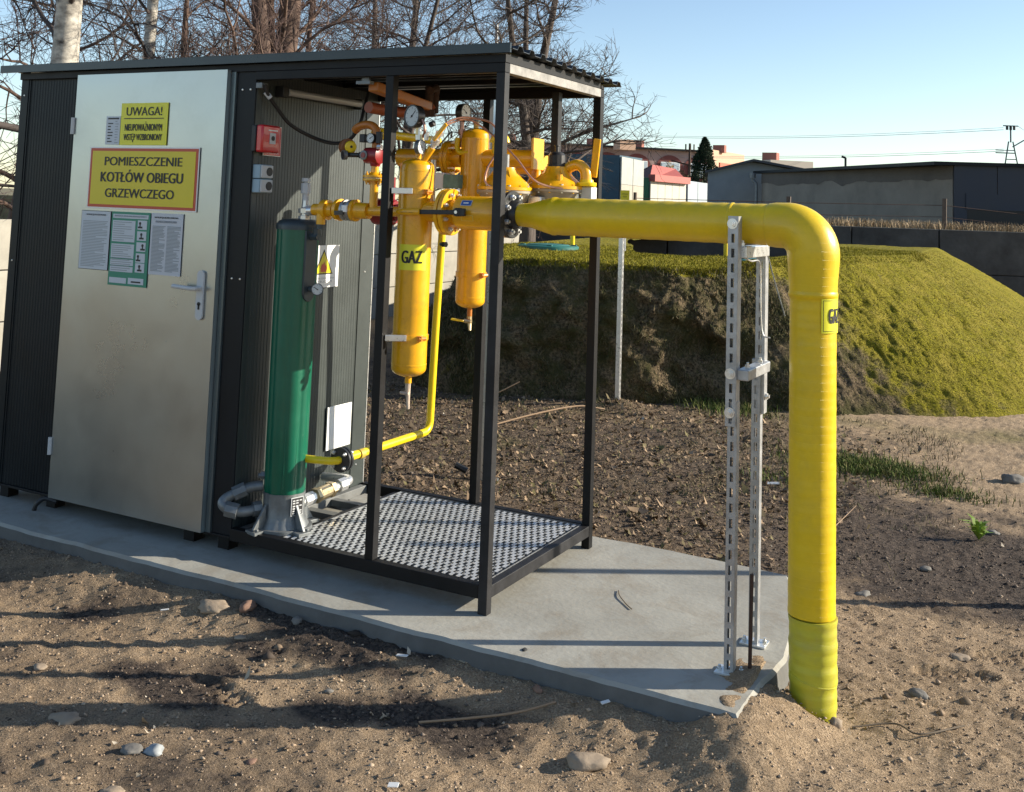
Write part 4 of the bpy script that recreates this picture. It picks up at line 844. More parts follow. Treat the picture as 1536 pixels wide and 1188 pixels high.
# pipe 1
t = thing('inlet_pipe', (-.36, YM, ZM), 'thick yellow pipe joining the front gas filter to its flange', 'pipe')
MB().cyl((fx+.03, YM, ZM), (-.315, YM, ZM), .043, 24).build('pipe_run', M_yel, t); flange(t, (-.318, YM, ZM), (1,0,0), .093, .017, M_yel, nb=8, side=-1, bm=M_yel)
bv = thing('ball_valve', (-.17, YM, ZM), 'yellow flanged ball valve with black lever behind the corner post', 'valve')
flange(bv, (-.297, YM, ZM), (1,0,0), .094, .02, M_yel, nb=8, br=.009)
MB().lathe((-.277, YM, ZM), (1,0,0), [(0,.05),(.02,.052),(.035,.066),(.19,.068),(.215,.066),(.24,.055),(.25,.05)], 32).build('valve_body', M_yel, bv)
MB().cyl((-.205, YM-.06, ZM+.002), (-.205, YM-.098, ZM+.002), .017, 20).bar((-.205, YM-.09, ZM+.002), (-.168, YM-.09, ZM+.002), .012, .03).bar((-.205, YM-.092, ZM+.001), (-.385, YM-.098, ZM-.003), .012, .018).build('lever', M_black, bv, bevel=.002); MB().cyl((-.205, YM-.098, ZM+.002), (-.205, YM-.102, ZM+.002), .007, 6).build('pivot_bolt', M_zinc, bv)
g2 = MB().tube([(-.372, YM-.098, ZM-.003), (-.39, YM-.0985, ZM-.003), (-.475, YM-.1, ZM-.006), (-.484, YM-.1, ZM-.006)], [.0145,.0155,.013,.008], 14).build('lever_grip', M_yel, bv)
text('ZAWÓR GAZU', -.46, -.395, ZM-.008, ZM-.003, fn_front(YM-.1165), 'lettering', M_ink, bv)
def plbl(u0, u1, a0, a1, m, nm, par, r=.0695, n=4):
    m_ = MB()
    for x in (u0, u1):
        for k in range(n+1): a = a0+(a1-a0)*k/n; m_.v.append((x, YM - r*math.cos(a), ZM + r*math.sin(a)))
    for k in range(n): m_.f.append((k, k+1, n+2+k, n+1+k))
    return m_.build(nm, m, par, smooth=60)
plbl(-.208, -.158, .42, .80, M_lgrey, 'maker_label', bv); plbl(-.205, -.161, .45, .77, mat('label_blue', (.03, .1, .35), .4), 'label_face', bv, r=.0702)
plbl(-.196, -.172, .55, .63, M_white, 'label_print', bv, r=.0708)
plbl(-.20, -.145, -.48, -.12, mat('pale_label', (.75, .55, .12), .4), 'maker_label', bv); plbl(-.197, -.148, -.45, -.15, M_yel, 'label_face', bv, r=.0702)
bf = thing('pipe_flange', (0, YM, ZM), 'black bolted flange joining the wrapped pipe to the valve at the corner post', 'flange')
flange(bf, (-.035, YM, ZM), (1,0,0), .092, .016, M_yel, nb=8, side=-1, bm=M_yel); flange(bf, (-.018, YM, ZM), (1,0,0), .093, .018, M_blkm, nb=8, br=.0115)
MB().lathe((0, YM, ZM), (1,0,0), [(0,.06),(.012,.057),(.03,.05)], 24).build('neck', M_blkm, bf)
# left of filter 1
lp = thing('outlet_pipe', (-.75, YM, ZM), 'yellow pipe with flanged valve between the green column cap and the front filter', 'pipe')
MB().cyl((-.985, YM, 1.462), (-.93, YM, 1.462), .026, 16).cyl((-.93, YM, 1.464), (-.45, YM, 1.468), .021, 16).cyl((-.935, YM, 1.463), (-.905, YM, 1.463), .044, 20).cyl((-.905, YM, 1.463), (-.875, YM, 1.463), .032, 16).build('pipe_run', M_yel, lp, smooth=35)
MB().cyl((-.93, YM-.02, 1.46), (-.93, YM-.02, 1.40), .02, 12).build('drop_stub', M_yel, lp); MB().cyl((-.93, YM-.02, 1.40), (-.93, YM-.02, 1.38), .018, 12).build('drop_cap', M_slate, lp)
MB().lathe((-.862, YM, 1.465), (1,0,0), [(0,.03),(.004,.046),(.022,.048),(.024,.03),(.04,.03)], 28).build('flange', M_yel, lp); MB().lathe((-.82, YM, 1.465), (1,0,0), [(0,.045),(.012,.045),(.013,.038),(.03,.038),(.031,.046),(.045,.046)], 28).build('clamped_joint', M_galv, lp, smooth=30); MB().lathe((-.772, YM, 1.465), (1,0,0), [(0,.047),(.014,.047),(.018,.036),(.08,.034)], 28).build('flange', M_yel, lp); MB().bar((-.80, YM-.048, 1.472), (-.77, YM-.05, 1.472), .01, .03).build('lock_tab', M_white, lp, smooth=0, bevel=.003); MB().bar((-.835, YM-.05, 1.452), (-.79, YM-.05, 1.455), .01, .018).build('lever_stub', M_blkm, lp, smooth=0)
rs = thing('riser_pipe', (-.67, YM, 1.49), 'short yellow riser with flange pair left of the middle front post', 'pipe')
MB().cyl((-.672, YM, 1.48), (-.672, YM, 1.60), .018, 16).build('pipe_run', M_yel, rs); flange(rs, (-.672, YM, 1.592), (0,0,1), .05, .011, M_yel, nb=4, br=.007, side=-1, bm=M_yel); flange(rs, (-.672, YM, 1.606), (0,0,1), .05, .011, M_yel, nb=4, br=.006, side=1, bm=M_yel)
MB().lathe((-.672, YM, 1.617), (0,0,1), [(0,.03),(.012,.017),(.05,.015)], 16).build('neck', M_yel, rs)
rv = thing('regulator_valve', (-.69, YM, 1.66), 'dark red regulator with yellow knob and small gauges above the short riser', 'regulator')
MB().lathe((-.685, YM-.005, 1.70), (1,0,0), [(-.03,.02),(-.03,.034),(.04,.036),(.045,.02)], 20).lathe((-.672, YM, 1.655), (0,0,1), [(0,.02),(.02,.026),(.03,.024)], 16).build('valve_body', M_dred, rv)
MB().cyl((-.715, YM-.02, 1.70), (-.735, YM-.03, 1.70), .014, 14).cyl((-.735, YM-.03, 1.70), (-.795, YM-.04, 1.70), .01, 12).build('spindle', M_blkm, rv); MB().lathe((-.705, YM-.035, 1.70), (-.1,-1,0), [(0,.02),(.008,.02),(.009,.014)], 18).build('plug_ring', M_galvd, rv); MB().lathe((-.705, YM-.0445, 1.70), (-.1,-1,0), [(0,.012),(.002,.012)], 14).build('plug_centre', M_dred, rv)
gauge(rv, (-.80, YM-.06, 1.698), (-.5, -.9, -.1), .021, M_ink, M_galvd, depth=.018)
MB().lathe((-.83, YM+.0, 1.735), (.8,-.5,0), [(0,.03),(.006,.036),(.028,.036),(.03,.026),(.05,.026)], 20).build('bonnet', mat('brown_bonnet', (.22, .08, .02), .4), rv); MB().lathe((-.785, YM-.03, 1.735), (.8,-.5,0), [(0,.024),(.004,.026),(.012,.024),(.014,.018)], 20).build('yellow_knob', M_tubey, rv); MB().lathe((-.774, YM-.037, 1.735), (.8,-.5,0), [(0,.006),(.001,.006)], 10).build('knob_centre', M_ink, rv)
gauge(rv, (-.68, YM-.035, 1.772), (-.1, -1, 0), .022, M_dial, M_blkm, depth=.02, needle=2.6); MB().box(-.74, -.712, YM-.03, YM, 1.755, 1.79).build('black_block', M_black, rv, bevel=.003); MB().box(-.655, -.632, YM-.03, YM-.01, 1.75, 1.80).build('switch_block', M_black, rv, bevel=.002); MB().cyl((-.648, YM-.02, 1.735), (-.63, YM-.02, 1.735), .012, 8).build('zinc_nut', M_zinc, rv)
t = thing('brown_elbow_pipe', (-.7, YM, 1.8), 'rusty orange bent pipe above the dark red regulator', 'pipe')
MB().tube(smoothpath([(-.672, YM, 1.685), (-.672, YM, 1.79), (-.685, YM, 1.82), (-.72, YM, 1.832), (-.77, YM+.01, 1.825), (-.80, YM+.02, 1.81)], 6), .018, 14).build('pipe_run', M_orange, t)
t = thing('upper_yellow_pipe', (-.72, .5, 1.8), 'bright yellow pipe running back under the roof behind the large gauge', 'pipe')
MB().tube([(-.72, .17, 1.80), (-.72, .22, 1.80), (-.72, .67, 1.802), (-.72, .70, 1.80)], [.015,.019,.019,.017], 14).build('pipe_run', M_tubey, t); MB().cyl((-.72, .2, 1.8), (-.72, .235, 1.8), .027, 16).build('collar', M_tubey, t)
t = thing('roof_pipe', (-.65, .3, 1.9), 'rust-orange pipework hanging close under the canopy roof', 'pipe')
MB().bar((-.64, -.0+.04, 1.985), (-.66, .50, 1.945), .05, .042).build('square_duct', M_orange, t, smooth=0, bevel=.006); MB().tube(smoothpath([(-.775, .20, 1.915), (-.765, .30, 1.912), (-.745, .40, 1.912), (-.70, .50, 1.925), (-.66, .54, 1.96)], 5), .025, 14).build('pipe_run', mat('red_brown_pipe', (.3, .07, .025), .45, var=.2, vscale=20), t)
MB().cyl((-.655, .5, 1.95), (-.655, .5, 2.04), .02, 8).cyl((-.655, .5, 1.9), (-.655, .5, 1.93), .03, 8).tube(smoothpath([(-.60, .42, 2.01), (-.62, .5, 2.03), (-.655, .55, 2.0), (-.655, .55, 1.92)], 5), .018, 10).build('pipe_union', M_rust, t); MB().lathe((-.66, .02, 2.01), (0,-1,0), [(0,.02),(.01,.02),(.014,.012)], 14).box(-.70, -.63, .0, .03, 1.992, 2.005).build('end_bracket', M_galvd, t)
t = thing('red_fitting', (-.87, .5, 1.4), 'dark red cylinder seen behind the middle front post', 'fitting')
MB().lathe((-.93, .5, 1.46), (1,0,0), [(0,.03),(.01,.06),(.1,.062),(.12,.05)], 20).cyl((-.85, .5, 1.5), (-.85, .5, 1.62), .026, 14).cyl((-.80,.5,1.46),(-.65,.5,1.46),.04,16).build('cylinder_body', M_dred, t); MB().box(-.87, -.84, .47, .475, 1.55, 1.6).build('label_face', M_lgrey, t, smooth=0)
# second line (y = .5)
Y2, Z2 = .5, 1.712
f2 = thing('gas_filter', (-.40, Y2, .97), 'slimmer yellow gas filter behind the ball valve, hung beside the rear post', 'gas filter', 'yellow gas filters')
vessel(f2, -.40, Y2, 1.055, 1.845, .0645); strap(f2, -.40, Y2, 1.203, .0645, -.3); MB().cyl((-.40, Y2, 1.84), (-.40, Y2, 1.875), .011, 12).build('top_nozzle', M_yel, f2); MB().cyl((-.40, Y2, 1.872), (-.40, Y2, 1.897), .012, 6).build('plug', M_galvd, f2, smooth=20)
MB().cyl((-.40, Y2, 1.0), (-.40, Y2, 1.06), .011, 12).build('drain_nozzle', M_orange, f2); MB().tube([(-.40, Y2, 1.02), (-.398, Y2, .99), (-.39, Y2-.01, .96)], [.012,.01,.006], 8).cyl((-.42, Y2-.01, 1.0), (-.385, Y2-.01, 1.0), .009, 8).build('drain_valve', M_brass, f2); MB().bar((-.415, Y2-.02, 1.0), (-.48, Y2-.02, 1.004), .014, .009).build('lever_handle', M_tubey, f2, smooth=0, bevel=.003)
t = thing('upper_gas_pipe', (-.4, Y2, Z2), 'thick yellow pipe with large flanges level with the filter tops', 'pipe')
MB().cyl((-.80, Y2, Z2), (-.46, Y2, Z2), .042, 22).cyl((-.45, Y2, Z2), (-.10, Y2, Z2), .04, 22).build('pipe_run', M_yel, t); flange(t, (-.545, Y2, Z2), (1,0,0), .078, .016, M_yel, nb=8, side=-1, bm=M_yel); flange(t, (-.526, Y2, Z2), (1,0,0), .078, .018, M_yel, nb=8, br=.009, side=1, bm=M_yel)
t = thing('pressure_gauge', (-.48, Y2, 1.75), 'round pressure gauge turned sideways, showing its black back, left of the rear filter', 'gauge')
MB().lathe((-.475, Y2, 1.76), (0,0,1), [(0,.011),(.06,.011),(.06,.018),(.08,.018),(.08,.01),(.13,.01)], 8).build('stem_fitting', M_copper, t, smooth=20); gauge(t, (-.452, Y2-.004, 1.915), (.98, -.06, 0), .041, M_white, M_blkm, depth=.036); MB().tube(smoothpath([(-.475, Y2-.03, 1.80), (-.475, Y2-.035, 1.76), (-.455, Y2-.04, 1.735), (-.40, Y2-.055, 1.737)], 5), .0125, 12).build('siphon_pipe', M_tubey, t)
t = thing('junction_box', (-.5, .42, 1.58), 'white box with a dusty green side hanging between the two filters', 'box'); MB().box(-.545, -.50, .40, .46, 1.572, 1.642).build('white_housing', M_white, t, bevel=.003); MB().box(-.499, -.425, .395, .455, 1.575, 1.635).build('green_cover', mat('dusty_green_cover', (.18, .3, .24), .6, var=.4, vscale=40), t, bevel=.003)
MB().cyl((-.58, .43, 1.5), (-.58, .43, 1.70), .008, 8).cyl((-.565, .43, 1.5), (-.565, .43, 1.70), .006, 8).build('hanger_rod', M_zinc, t)
# copper tubes
def ctube(pts, label, r=.0042, m=M_copper): o = MB().tube(smoothpath(pts, 7), r, 8).build('impulse_tube', m, loc=pts[0]); return tag(o, label, 'tube')
ctube([(-.355,.1,1.79),(-.34,.15,1.84),(-.31,.2,1.865),(-.27,.24,1.868),(-.20,.27,1.85),(-.165,.28,1.80),(-.165,.27,1.73),(-.19,.24,1.66),(-.185,.22,1.60),(-.13,.22,1.575)], 'copper tube arching from the front filter fittings down in an S to the front regulator')
ctube([(-.36,.12,1.785),(-.345,.17,1.835),(-.30,.24,1.862),(-.24,.26,1.835),(-.15,.27,1.77),(-.07,.27,1.70),(.0,.28,1.62),(.05,.33,1.592),(.10,.36,1.585)], 'long copper tube sloping behind the corner post to the right-hand regulator')
ctube([(-.50,Y2-.05,1.80),(-.47,Y2-.1,1.82),(-.50,Y2-.16,1.75),(-.53,Y2-.2,1.70)], 'thin dark tube curling beside the sideways gauge', .0035, M_blkm)
# regulators
def regulator(x, y, z, R, label, capm, caps, ribs=True):
    t = thing('gas_regulator', (x, y, z-.1), label, 'regulator', 'dome regulators behind the corner post')
    MB().lathe((x, y, z), (0,0,1), [(-.10,R*.30),(-.085,R*.34),(-.07,R*.5),(-.045,R*.78),(-.02,R*.9),(-.012,R),(-.002,R)], 40).build('lower_bowl', mat('regulator_casting', (.32, .28, .22), .5, metal=.2, var=.2, vscale=20), t)
    dm = MB().lathe((x, y, z), (0,0,1), [(0,R),(.012,R),(.016,R*.94),(.032,R*.82),(.052,R*.62),(.072,R*.44),(.095,R*.38)], 40).build('upper_dome', M_yel, t)
    if ribs:
        for k in range(6):
            a = k*PI/3 + .3; d = Vector((math.cos(a), math.sin(a), 0)); s = Vector((-d.y, d.x, 0))*.003; c = Vector((x, y, z))
            MB().add([c + d*R*.33 + s*e + Vector((0,0,.03)) for e in (-1,1)] + [c + d*R*.84 + s*e + Vector((0,0,.018)) for e in (-1,1)] + [c + d*R*.36 + s*e + Vector((0,0,.093)) for e in (-1,1)], [(0,2,4),(1,5,3),(2,3,5,4),(0,1,3,2)]).build('rib', M_yel, dm, smooth=0)
    for k in range(14):
        a = k*2*PI/14; d = Vector((math.cos(a), math.sin(a), 0)); c = Vector((x, y, z)) + d*R*.93
        MB().cyl(c + Vector((0,0,-.018)), c + Vector((0,0,.02)), .0055, 6).build('rim_bolt', M_yel if k % 2 else M_zinc, dm, smooth=20)
    h0 = z + .093
    MB().lathe((x, y, h0), (0,0,1), caps, 12).build('black_cap' if capm is M_black else 'grey_cap', capm, t, smooth=25)
    return t
CAP = [(0,.040),(.012,.040),(.014,.037),(.05,.037),(.062,.028),(.066,.012),(.066,.009),(.088,.009),(.089,.012),(.094,.012)]
rg2 = regulator(.0, Y2, 1.585, .122, 'large yellow dome regulator with black cap, right of the corner post', M_black, CAP)
regulator(-.155, .33, 1.572, .117, 'yellow dome regulator with grey spindle, half hidden by the corner post', M_galvd, [(0,.016),(.002,.016),(.055,.016),(.057,.012)])
t = thing('regulator_pipework', (.0, .6, 1.6), 'yellow pipe, elbow and flat bars rising behind the dome regulators', 'pipe')
MB().cyl((-.26, .60, 1.69), (-.095, .60, 1.69), .042, 22).lathe((-.13, .56, 1.60), (0,0,1), [(0,.04),(.03,.028),(.07,.026)], 16).build('pipe_run', M_yel, t)
MB().tube([Vector((.045, .52, 1.675)), Vector((.06, .52, 1.685))] + arc((.085, .52, 1.645), (1,0,0), (0,0,1), .045, PI*.72, 0, 10) + [Vector((.131, .52, 1.61))], .024, 16).build('elbow', M_yel, t)
MB().lathe((.133, .52, 1.60), (0,0,1), [(0,.04),(.003,.042),(.016,.042),(.018,.03),(.028,.028)], 22).build('elbow_flange', M_tubey, t); MB().box(-.098, -.086, .45, .55, 1.665, 1.80).build('flat_bar', M_yel, t, smooth=0, bevel=.002); MB().bar((.155, .54, 1.64), (.178, .52, 1.80), .012, .03, up=(1,0,0)).build('flat_bar', M_yel, t, smooth=0, bevel=.002)
MB().cyl((-.25,.42,1.73),(-.25,.42,1.78),.02,14).tube(arc((-.235,.42,1.775),(1,0,0),(0,0,1),.03,PI,0,8),.018,12).build('vent_elbow', M_tubey, t); MB().cyl((.05,.43,1.60),(.05,.43,1.645),.012,10).cyl((-.13,.34,1.60),(-.13,.34,1.65),.010,10,).build('stud', M_yel, t)
MB().box(.115,.165,.50,.56,1.50,1.598).build('support_block', M_lgrey, t, bevel=.004); MB().cyl((.10,.49,1.49),(.10,.49,1.585),.012,8).build('zinc_stud', M_zinc, t); MB().box(-.06,-.0,.36,.42,1.50,1.55).cyl((-.02,.36,1.52),(.01,.34,1.49),.012,8).build('zinc_clamp', M_zinc, t, bevel=.003)
beam_h = MB().box(-.11, -.075, .66, .697, 1.74, 2.0195).build('hanger_post', M_frameg, loc=(-.08,.6,1.74), smooth=0, bevel=.002); tag(beam_h, 'short steel hanger dropping from the canopy roof to the regulator pipe', 'hanger')
# thin gas pipe going down and forward to the column
tp = thing('thin_gas_pipe', (-.81, .9, .38), 'thin bright yellow pipe dropping behind the front filter and turning towards the green column', 'pipe')
R_ = .05; MB().tube([Vector((-.79,.88,1.40)), Vector((-.80,.885,1.2)), Vector((-.815,.893,.9)), Vector((-.83,.90,.46))] + [Vector((-.83,.85,.46)) + Vector((0, math.cos(a)*.05, -math.sin(a)*.05)) for a in np.linspace(.2, PI/2, 6)] + [Vector((-.835,.5,.405)), Vector((-.84,.24,.402)), Vector((-.841,.215,.401))], .0185, 14).build('pipe_run', M_tubey, tp)
MB().tube(smoothpath([(-.79,.88,1.38),(-.79,.88,1.42),(-.80,.88,1.44),(-.84,.88,1.445)],5), .024, 14).build('elbow', M_yel, tp); MB().cyl((-.79,.87,1.31),(-.755,.85,1.31),.009,8).cyl((-.765,.85,1.31),(-.745,.845,1.31),.014,6).build('test_cock', M_blkm, tp)
MB().cyl((-.835,.36,.402),(-.835,.33,.402),.0215,14).build('weld_collar', mat('bare_weld', (.45,.33,.05),.5), tp)
for yy in (.215, .235): flange(tp, (-.84, yy, .401), (0,-1,0), .052, .014, M_blkm, nb=4, br=.008, side=1 if yy < .22 else -1, ph=.8)
MB().tube([(-.842,.215,.401),(-.846,.19,.40),(-.862,.176,.399),(-.89,.172,.397),(-1.02,.17,.39)],.0165,12).build('pipe_stub', M_tubey, tp)

# ================================================================== big wrapped pipe
PX, PY, PZ = 1.173, .1, 1.474
gpipe = thing('gas_pipe', (PX, PY, -.12), 'big yellow wrapped gas pipe rising from the ground and bending left to the frame', 'gas pipe')
def wrapz(x, y, profile, n=40, name='riser', m=M_wrap, lean=0):
    pts = [(x + lean*(z+.13), y, z) for z, r in profile]; return MB().tube(pts, [r for z, r in profile], n).build(name, m, gpipe, smooth=50)
prr = []
z = -.17
while z < .205: prr.append((z, .0725 + .0045*ss(-.15, .03, z) + .0012*math.sin(z*70) + .0009*math.sin(z*163+1))); z += .006
MB().tube([(PX+.008 - .004*(z+.1)/.3, PY, z) for z, r in prr], [r for z, r in prr], 40).build('lime_wrapping', M_lime, gpipe, smooth=60)
tb = MB().tube([(PX+.006 + .0775*math.cos(a), PY + .0775*math.sin(a), .025 - .03*math.sin(a*.5+1.2)) for a in np.linspace(-2.6, -.1, 26)], .0022, 6, cap=True); tb.build('tape_crease', M_lime, gpipe)
prv = [(z, .0765 + .0003*math.sin(z*95) + .0002*math.sin(z*211)) for z in np.arange(.207, 1.232, .006)] + [(1.235,.078),(1.238,.0815),(1.25,.082),(1.258,.0795)]
MB().tube([(PX - .004*(z-.2), PY, z) for z, r in prv], [r for z, r in prv], 44).build('riser', M_wrap, gpipe, smooth=60)
XE = PX - .004*1.05
R_ = .098; cxx = XE - R_; zc = PZ - R_ - .0
el = [Vector((XE, PY, z)) for z in (1.256, 1.285, 1.32, 1.355)] + [Vector((cxx + R_*math.cos(a), PY, zc + R_*math.sin(a))) for a in np.linspace(.04, PI/2, 16)] + [Vector((cxx - .03, PY, PZ)), Vector((cxx - .05, PY, PZ))]
er = [.079,.080,.0825,.0855] + [.087 - .009*(k/15)**2 for k in range(16)] + [.0775,.0745]
MB().tube(el, er, 44).build('elbow', M_wrap, gpipe, smooth=60)
prh = [(.022,.043),(.05,.046),(.075,.0475),(.09,.050),(.12,.058),(.15,.066),(.17,.0705),(.178,.0735),(.186,.0735),(.195,.0715)] + [(x, .0713 + .0006*math.sin(x*90)) for x in np.arange(.2, cxx-.052, .008)] 
prh = [p for p in prh]; MB().tube([(x, PY + (YM-PY)*max(0, 1-x/1.0), PZ) for x, r in prh], [r for x, r in prh], 44).build('horizontal_run', M_wraph, gpipe, smooth=60)
MB().lathe((cxx-.055, PY, PZ), (1,0,0), [(0,.0725),(.004,.0745),(.012,.0745),(.016,.0725)], 44).build('wrap_seam', M_wraph, gpipe, smooth=60); MB().lathe((.88, PY+.003, PZ), (1,0,0), [(0,.0715),(.004,.0735),(.009,.0735),(.013,.0715)], 44).build('wrap_seam', M_wraph, gpipe, smooth=60)
aP = math.atan2(-3.624-PY, 1.986-PX); a0 = aP + math.radians(19)
lb = cylpanel(PX-.003, PY, .0795, a0, 0, .12, 1.125, 1.238, 'gas_label', M_syl, gpipe)
cylpanel(PX-.003, PY, .0803, a0, .006, .008, 1.131, 1.232, 'label_rule', M_ink, lb, n=2); cylpanel(PX-.003, PY, .0803, a0, .006, .112, 1.231, 1.2325, 'label_rule', M_ink, lb); cylpanel(PX-.003, PY, .0803, a0, .006, .112, 1.131, 1.1325, 'label_rule', M_ink, lb)
text('GAZ', .028, .088, 1.157, 1.206, cylmap(PX-.003, PY, .081, a0), 'lettering', M_ink, lb, .013)

# ================================================================== strut channel supports
def channel(x, y, z0, z1, w=.032, dep=.034, pitch=.05, slot=.03, sw=.011, side=-1):
    """strut channel, slotted web on the -y face, plain side faces"""
    m_ = MB(); h = w/2; yf = y; yb = y + dep; z = z0
    while z < z1 - 1e-6:
        zt = min(z + pitch, z1); a = z + (pitch-slot)/2; b = min(a + slot, zt)
        if zt - z < pitch*.9: a = b = zt
        xs4 = (x-h, x-sw/2, x+sw/2, x+h)
        if b > a:
            m_.add([(xs4[0],yf,z),(xs4[1],yf,z),(xs4[1],yf,zt),(xs4[0],yf,zt)], [(0,1,2,3)]); m_.add([(xs4[2],yf,z),(xs4[3],yf,z),(xs4[3],yf,zt),(xs4[2],yf,zt)], [(0,1,2,3)])
            m_.add([(xs4[1],yf,z),(xs4[2],yf,z),(xs4[2],yf,a),(xs4[1],yf,a)], [(0,1,2,3)]); m_.add([(xs4[1],yf,b),(xs4[2],yf,b),(xs4[2],yf,zt),(xs4[1],yf,zt)], [(0,1,2,3)])
        else: m_.add([(xs4[0],yf,z),(xs4[3],yf,z),(xs4[3],yf,zt),(xs4[0],yf,zt)], [(0,1,2,3)])
        z = zt
    for sx in (-h, h):
        m_.add([(x+sx,yf,z0),(x+sx,yb,z0),(x+sx,yb,z1),(x+sx,yf,z1)], [(0,1,2,3)]); q = x + sx*.55
        m_.add([(x+sx,yb,z0),(q,yb,z0),(q,yb,z1),(x+sx,yb,z1)], [(0,1,2,3)])
    return m_
def chan_obj(m_, name, parent, mt=M_galv, th=.0022, rot=None, **k):
    if rot: m_.v = [(rot[0] - (v[1]-rot[1]), rot[1] + (v[0]-rot[0]), v[2]) for v in m_.v]
    o = m_.build(name, mt, parent, smooth=0, **k); s = o.modifiers.new('thickness', 'SOLIDIFY'); s.thickness = th; s.offset = 0; return o
def washer(parent, c, d, r=.021): return MB().lathe(c, d, [(0,r),(.0025,r),(.0025,.011),(.009,.011),(.009,.006),(.015,.006)], 24).build('washer_bolt', M_zinc, parent, smooth=25)
sp = thing('strut_support', (.93, .14, 0), 'pair of galvanised strut uprights with cross rails carrying the yellow pipe', 'pipe support')
chan_obj(channel(.932, -.020, .008, .88, w=.030, dep=.032), 'upright', sp); chan_obj(channel(.928, -.030, .80, 1.50, w=.034, dep=.042), 'upright', sp)
for z in (1.474, .973, .845): washer(sp, (.926, -.032, z), (0,-1,0), .018)
chan_obj(channel(.935, .262, .008, .99, w=.030, dep=.032), 'upright', sp); chan_obj(channel(.945, .268, .80, 1.372, w=.032, dep=.04), 'upright', sp)
for z in (.975, .86): washer(sp, (.962, .285, z), (1,0,0), .012)
MB().box(.945, .985, -.02, .262, .952, .988).build('cross_rail', M_galv, sp, smooth=0, bevel=.003); MB().box(.925, .965, .012, .31, 1.358, 1.398).build('cross_rail', M_zinc, sp, smooth=0, bevel=.003)
for yy in (.04, .2): bolt(sp, (.965, yy, .988), (0,0,1), .009, .01)
bolt(sp, (.945, .03, 1.398), (0,0,1), .008, .012)
for x, y in ((.932, 0), (.935, .285)):
    MB().box(x-.045, x+.045, y-.035, y+.035, .0005, .008).build('foot_plate', M_zinc, sp, smooth=0, bevel=.001); bolt(sp, (x-.033, y-.01, .008), (0,0,1), .009, .008); bolt(sp, (x+.034, y+.01, .008), (0,0,1), .008, .008)
MB().tube(smoothpath([(.95,.03,1.36),(.95,.12,1.345),(.95,.22,1.342),(.95,.245,1.30),(.952,.25,1.15),(.96,.255,1.08),(.985,.26,1.07)], 6), .0028, 6).build('tie_wire', M_zinc, sp); MB().tube([(.972,.26,1.36),(1.0,.24,1.28),(1.045,.22,1.155)], .0025, 6).build('tie_wire', M_galvd, sp)
def lone_post(x, y, z0, z1, label, ww=.034, **k):
    t = thing('strut_post', (x, y, z0), label, 'post'); chan_obj(channel(x, y, z0, z1, w=ww), 'channel', t, M_zinc, rot=(x, y)); MB().box(x-.06, x+.06, y-.03, y+.07, z0-.03, z0+.006).build('foot_plate', M_galvd, t, smooth=0); return t
t = lone_post(-1.13, 2.0, -.09, 2.2, 'white-lit perforated strut post standing just behind the frame'); MB().cyl((-1.235, 1.98, -.05), (-1.3, 1.96, -.02), .02, 8).build('clamp', M_blkm, t)
lone_post(-1.405, 4.74, -.07, 1.58, 'lone galvanised strut post at the foot of the grassy bank')
t = thing('steel_post', (2.62, 2.2, -.12), 'dark steel tube post standing in the soil beyond the right edge', 'post'); MB().cyl((2.62, 2.2, -.15), (2.62, 2.2, 1.5), .03, 16).build('post_tube', M_frame, t); MB().lathe((2.62, 2.2, 1.5), (0,0,1), [(0,.033),(.012,.033),(.018,.02)], 16).build('post_cap', M_black, t)
# lids, marker stakes
def lid(x, y, z, r, label):
    t = thing('manhole_cover', (x, y, z-.08), label, 'manhole cover', 'green manhole covers on the mound')
    b = MB().lathe((x, y, z), (0,0,1), [(-.12,r*.93),(-.06,r*.93),(-.055,r),(-.008,r),(0,r*.97),(.004,r*.7),(.012,r*.68),(.02,r*.3)], 48).build('lid', M_manh, t)
    for k in range(4):
        a = k*PI/2+.5; X0 = x + r*.84*math.cos(a); Y0 = y + r*.84*math.sin(a); MB().box(X0-.03,X0+.03,Y0-.012,Y0+.012,z+.001,z+.014).build('lifting_lug', M_manh, t, smooth=0, bevel=.003)
    return t
lid(-3.15, 6.9, 1.09, .33, 'green round lid on the mound seen left of the corner post'); lid(-.72, 6.75, 1.065, .30, 'dark green round lid on the mound seen behind the strut supports')
for x, y, z0, z1, lab in ((-3.05, 7.3, .95, 1.62, 'yellow marker stake on the mound beside the left green lid'), (-1.53, 8.05, .95, 1.5, 'yellow marker stake on the mound left of the strut supports')):
    o = MB().cyl((x, y, z0), (x, y, z1), .026, 12).build('marker_stake', M_tubey, loc=(x, y, z0)); tag(o, lab, 'stake')
t = thing('marker_sign', (-2.53, 7.52, 1.0), 'small yellow sign board on a post peeking over the wrapped pipe', 'sign'); MB().cyl((-2.53, 7.54, 1.0), (-2.53, 7.54, 1.56), .018, 10).build('post_tube', M_galv, t)
dx = Vector((.88, .47, 0)); c = Vector((-2.52, 7.5, 1.65)); nrm = Vector((-.47, .88, 0))
MB().bar(c - dx*.05, c + dx*.05, .01, .13).build('sign_board', M_sy, t, smooth=0); text('UWAGA', -.034, .034, .018, .032, lambda u, v: tuple(c + dx*u - nrm*-.0 + Vector((0,0,v)) - nrm*.0065), 'lettering', M_ink, t); text('GAZ', -.02, .02, -.012, .004, lambda u, v: tuple(c + dx*u + Vector((0,0,v)) - nrm*.0065), 'lettering', M_ink, t)
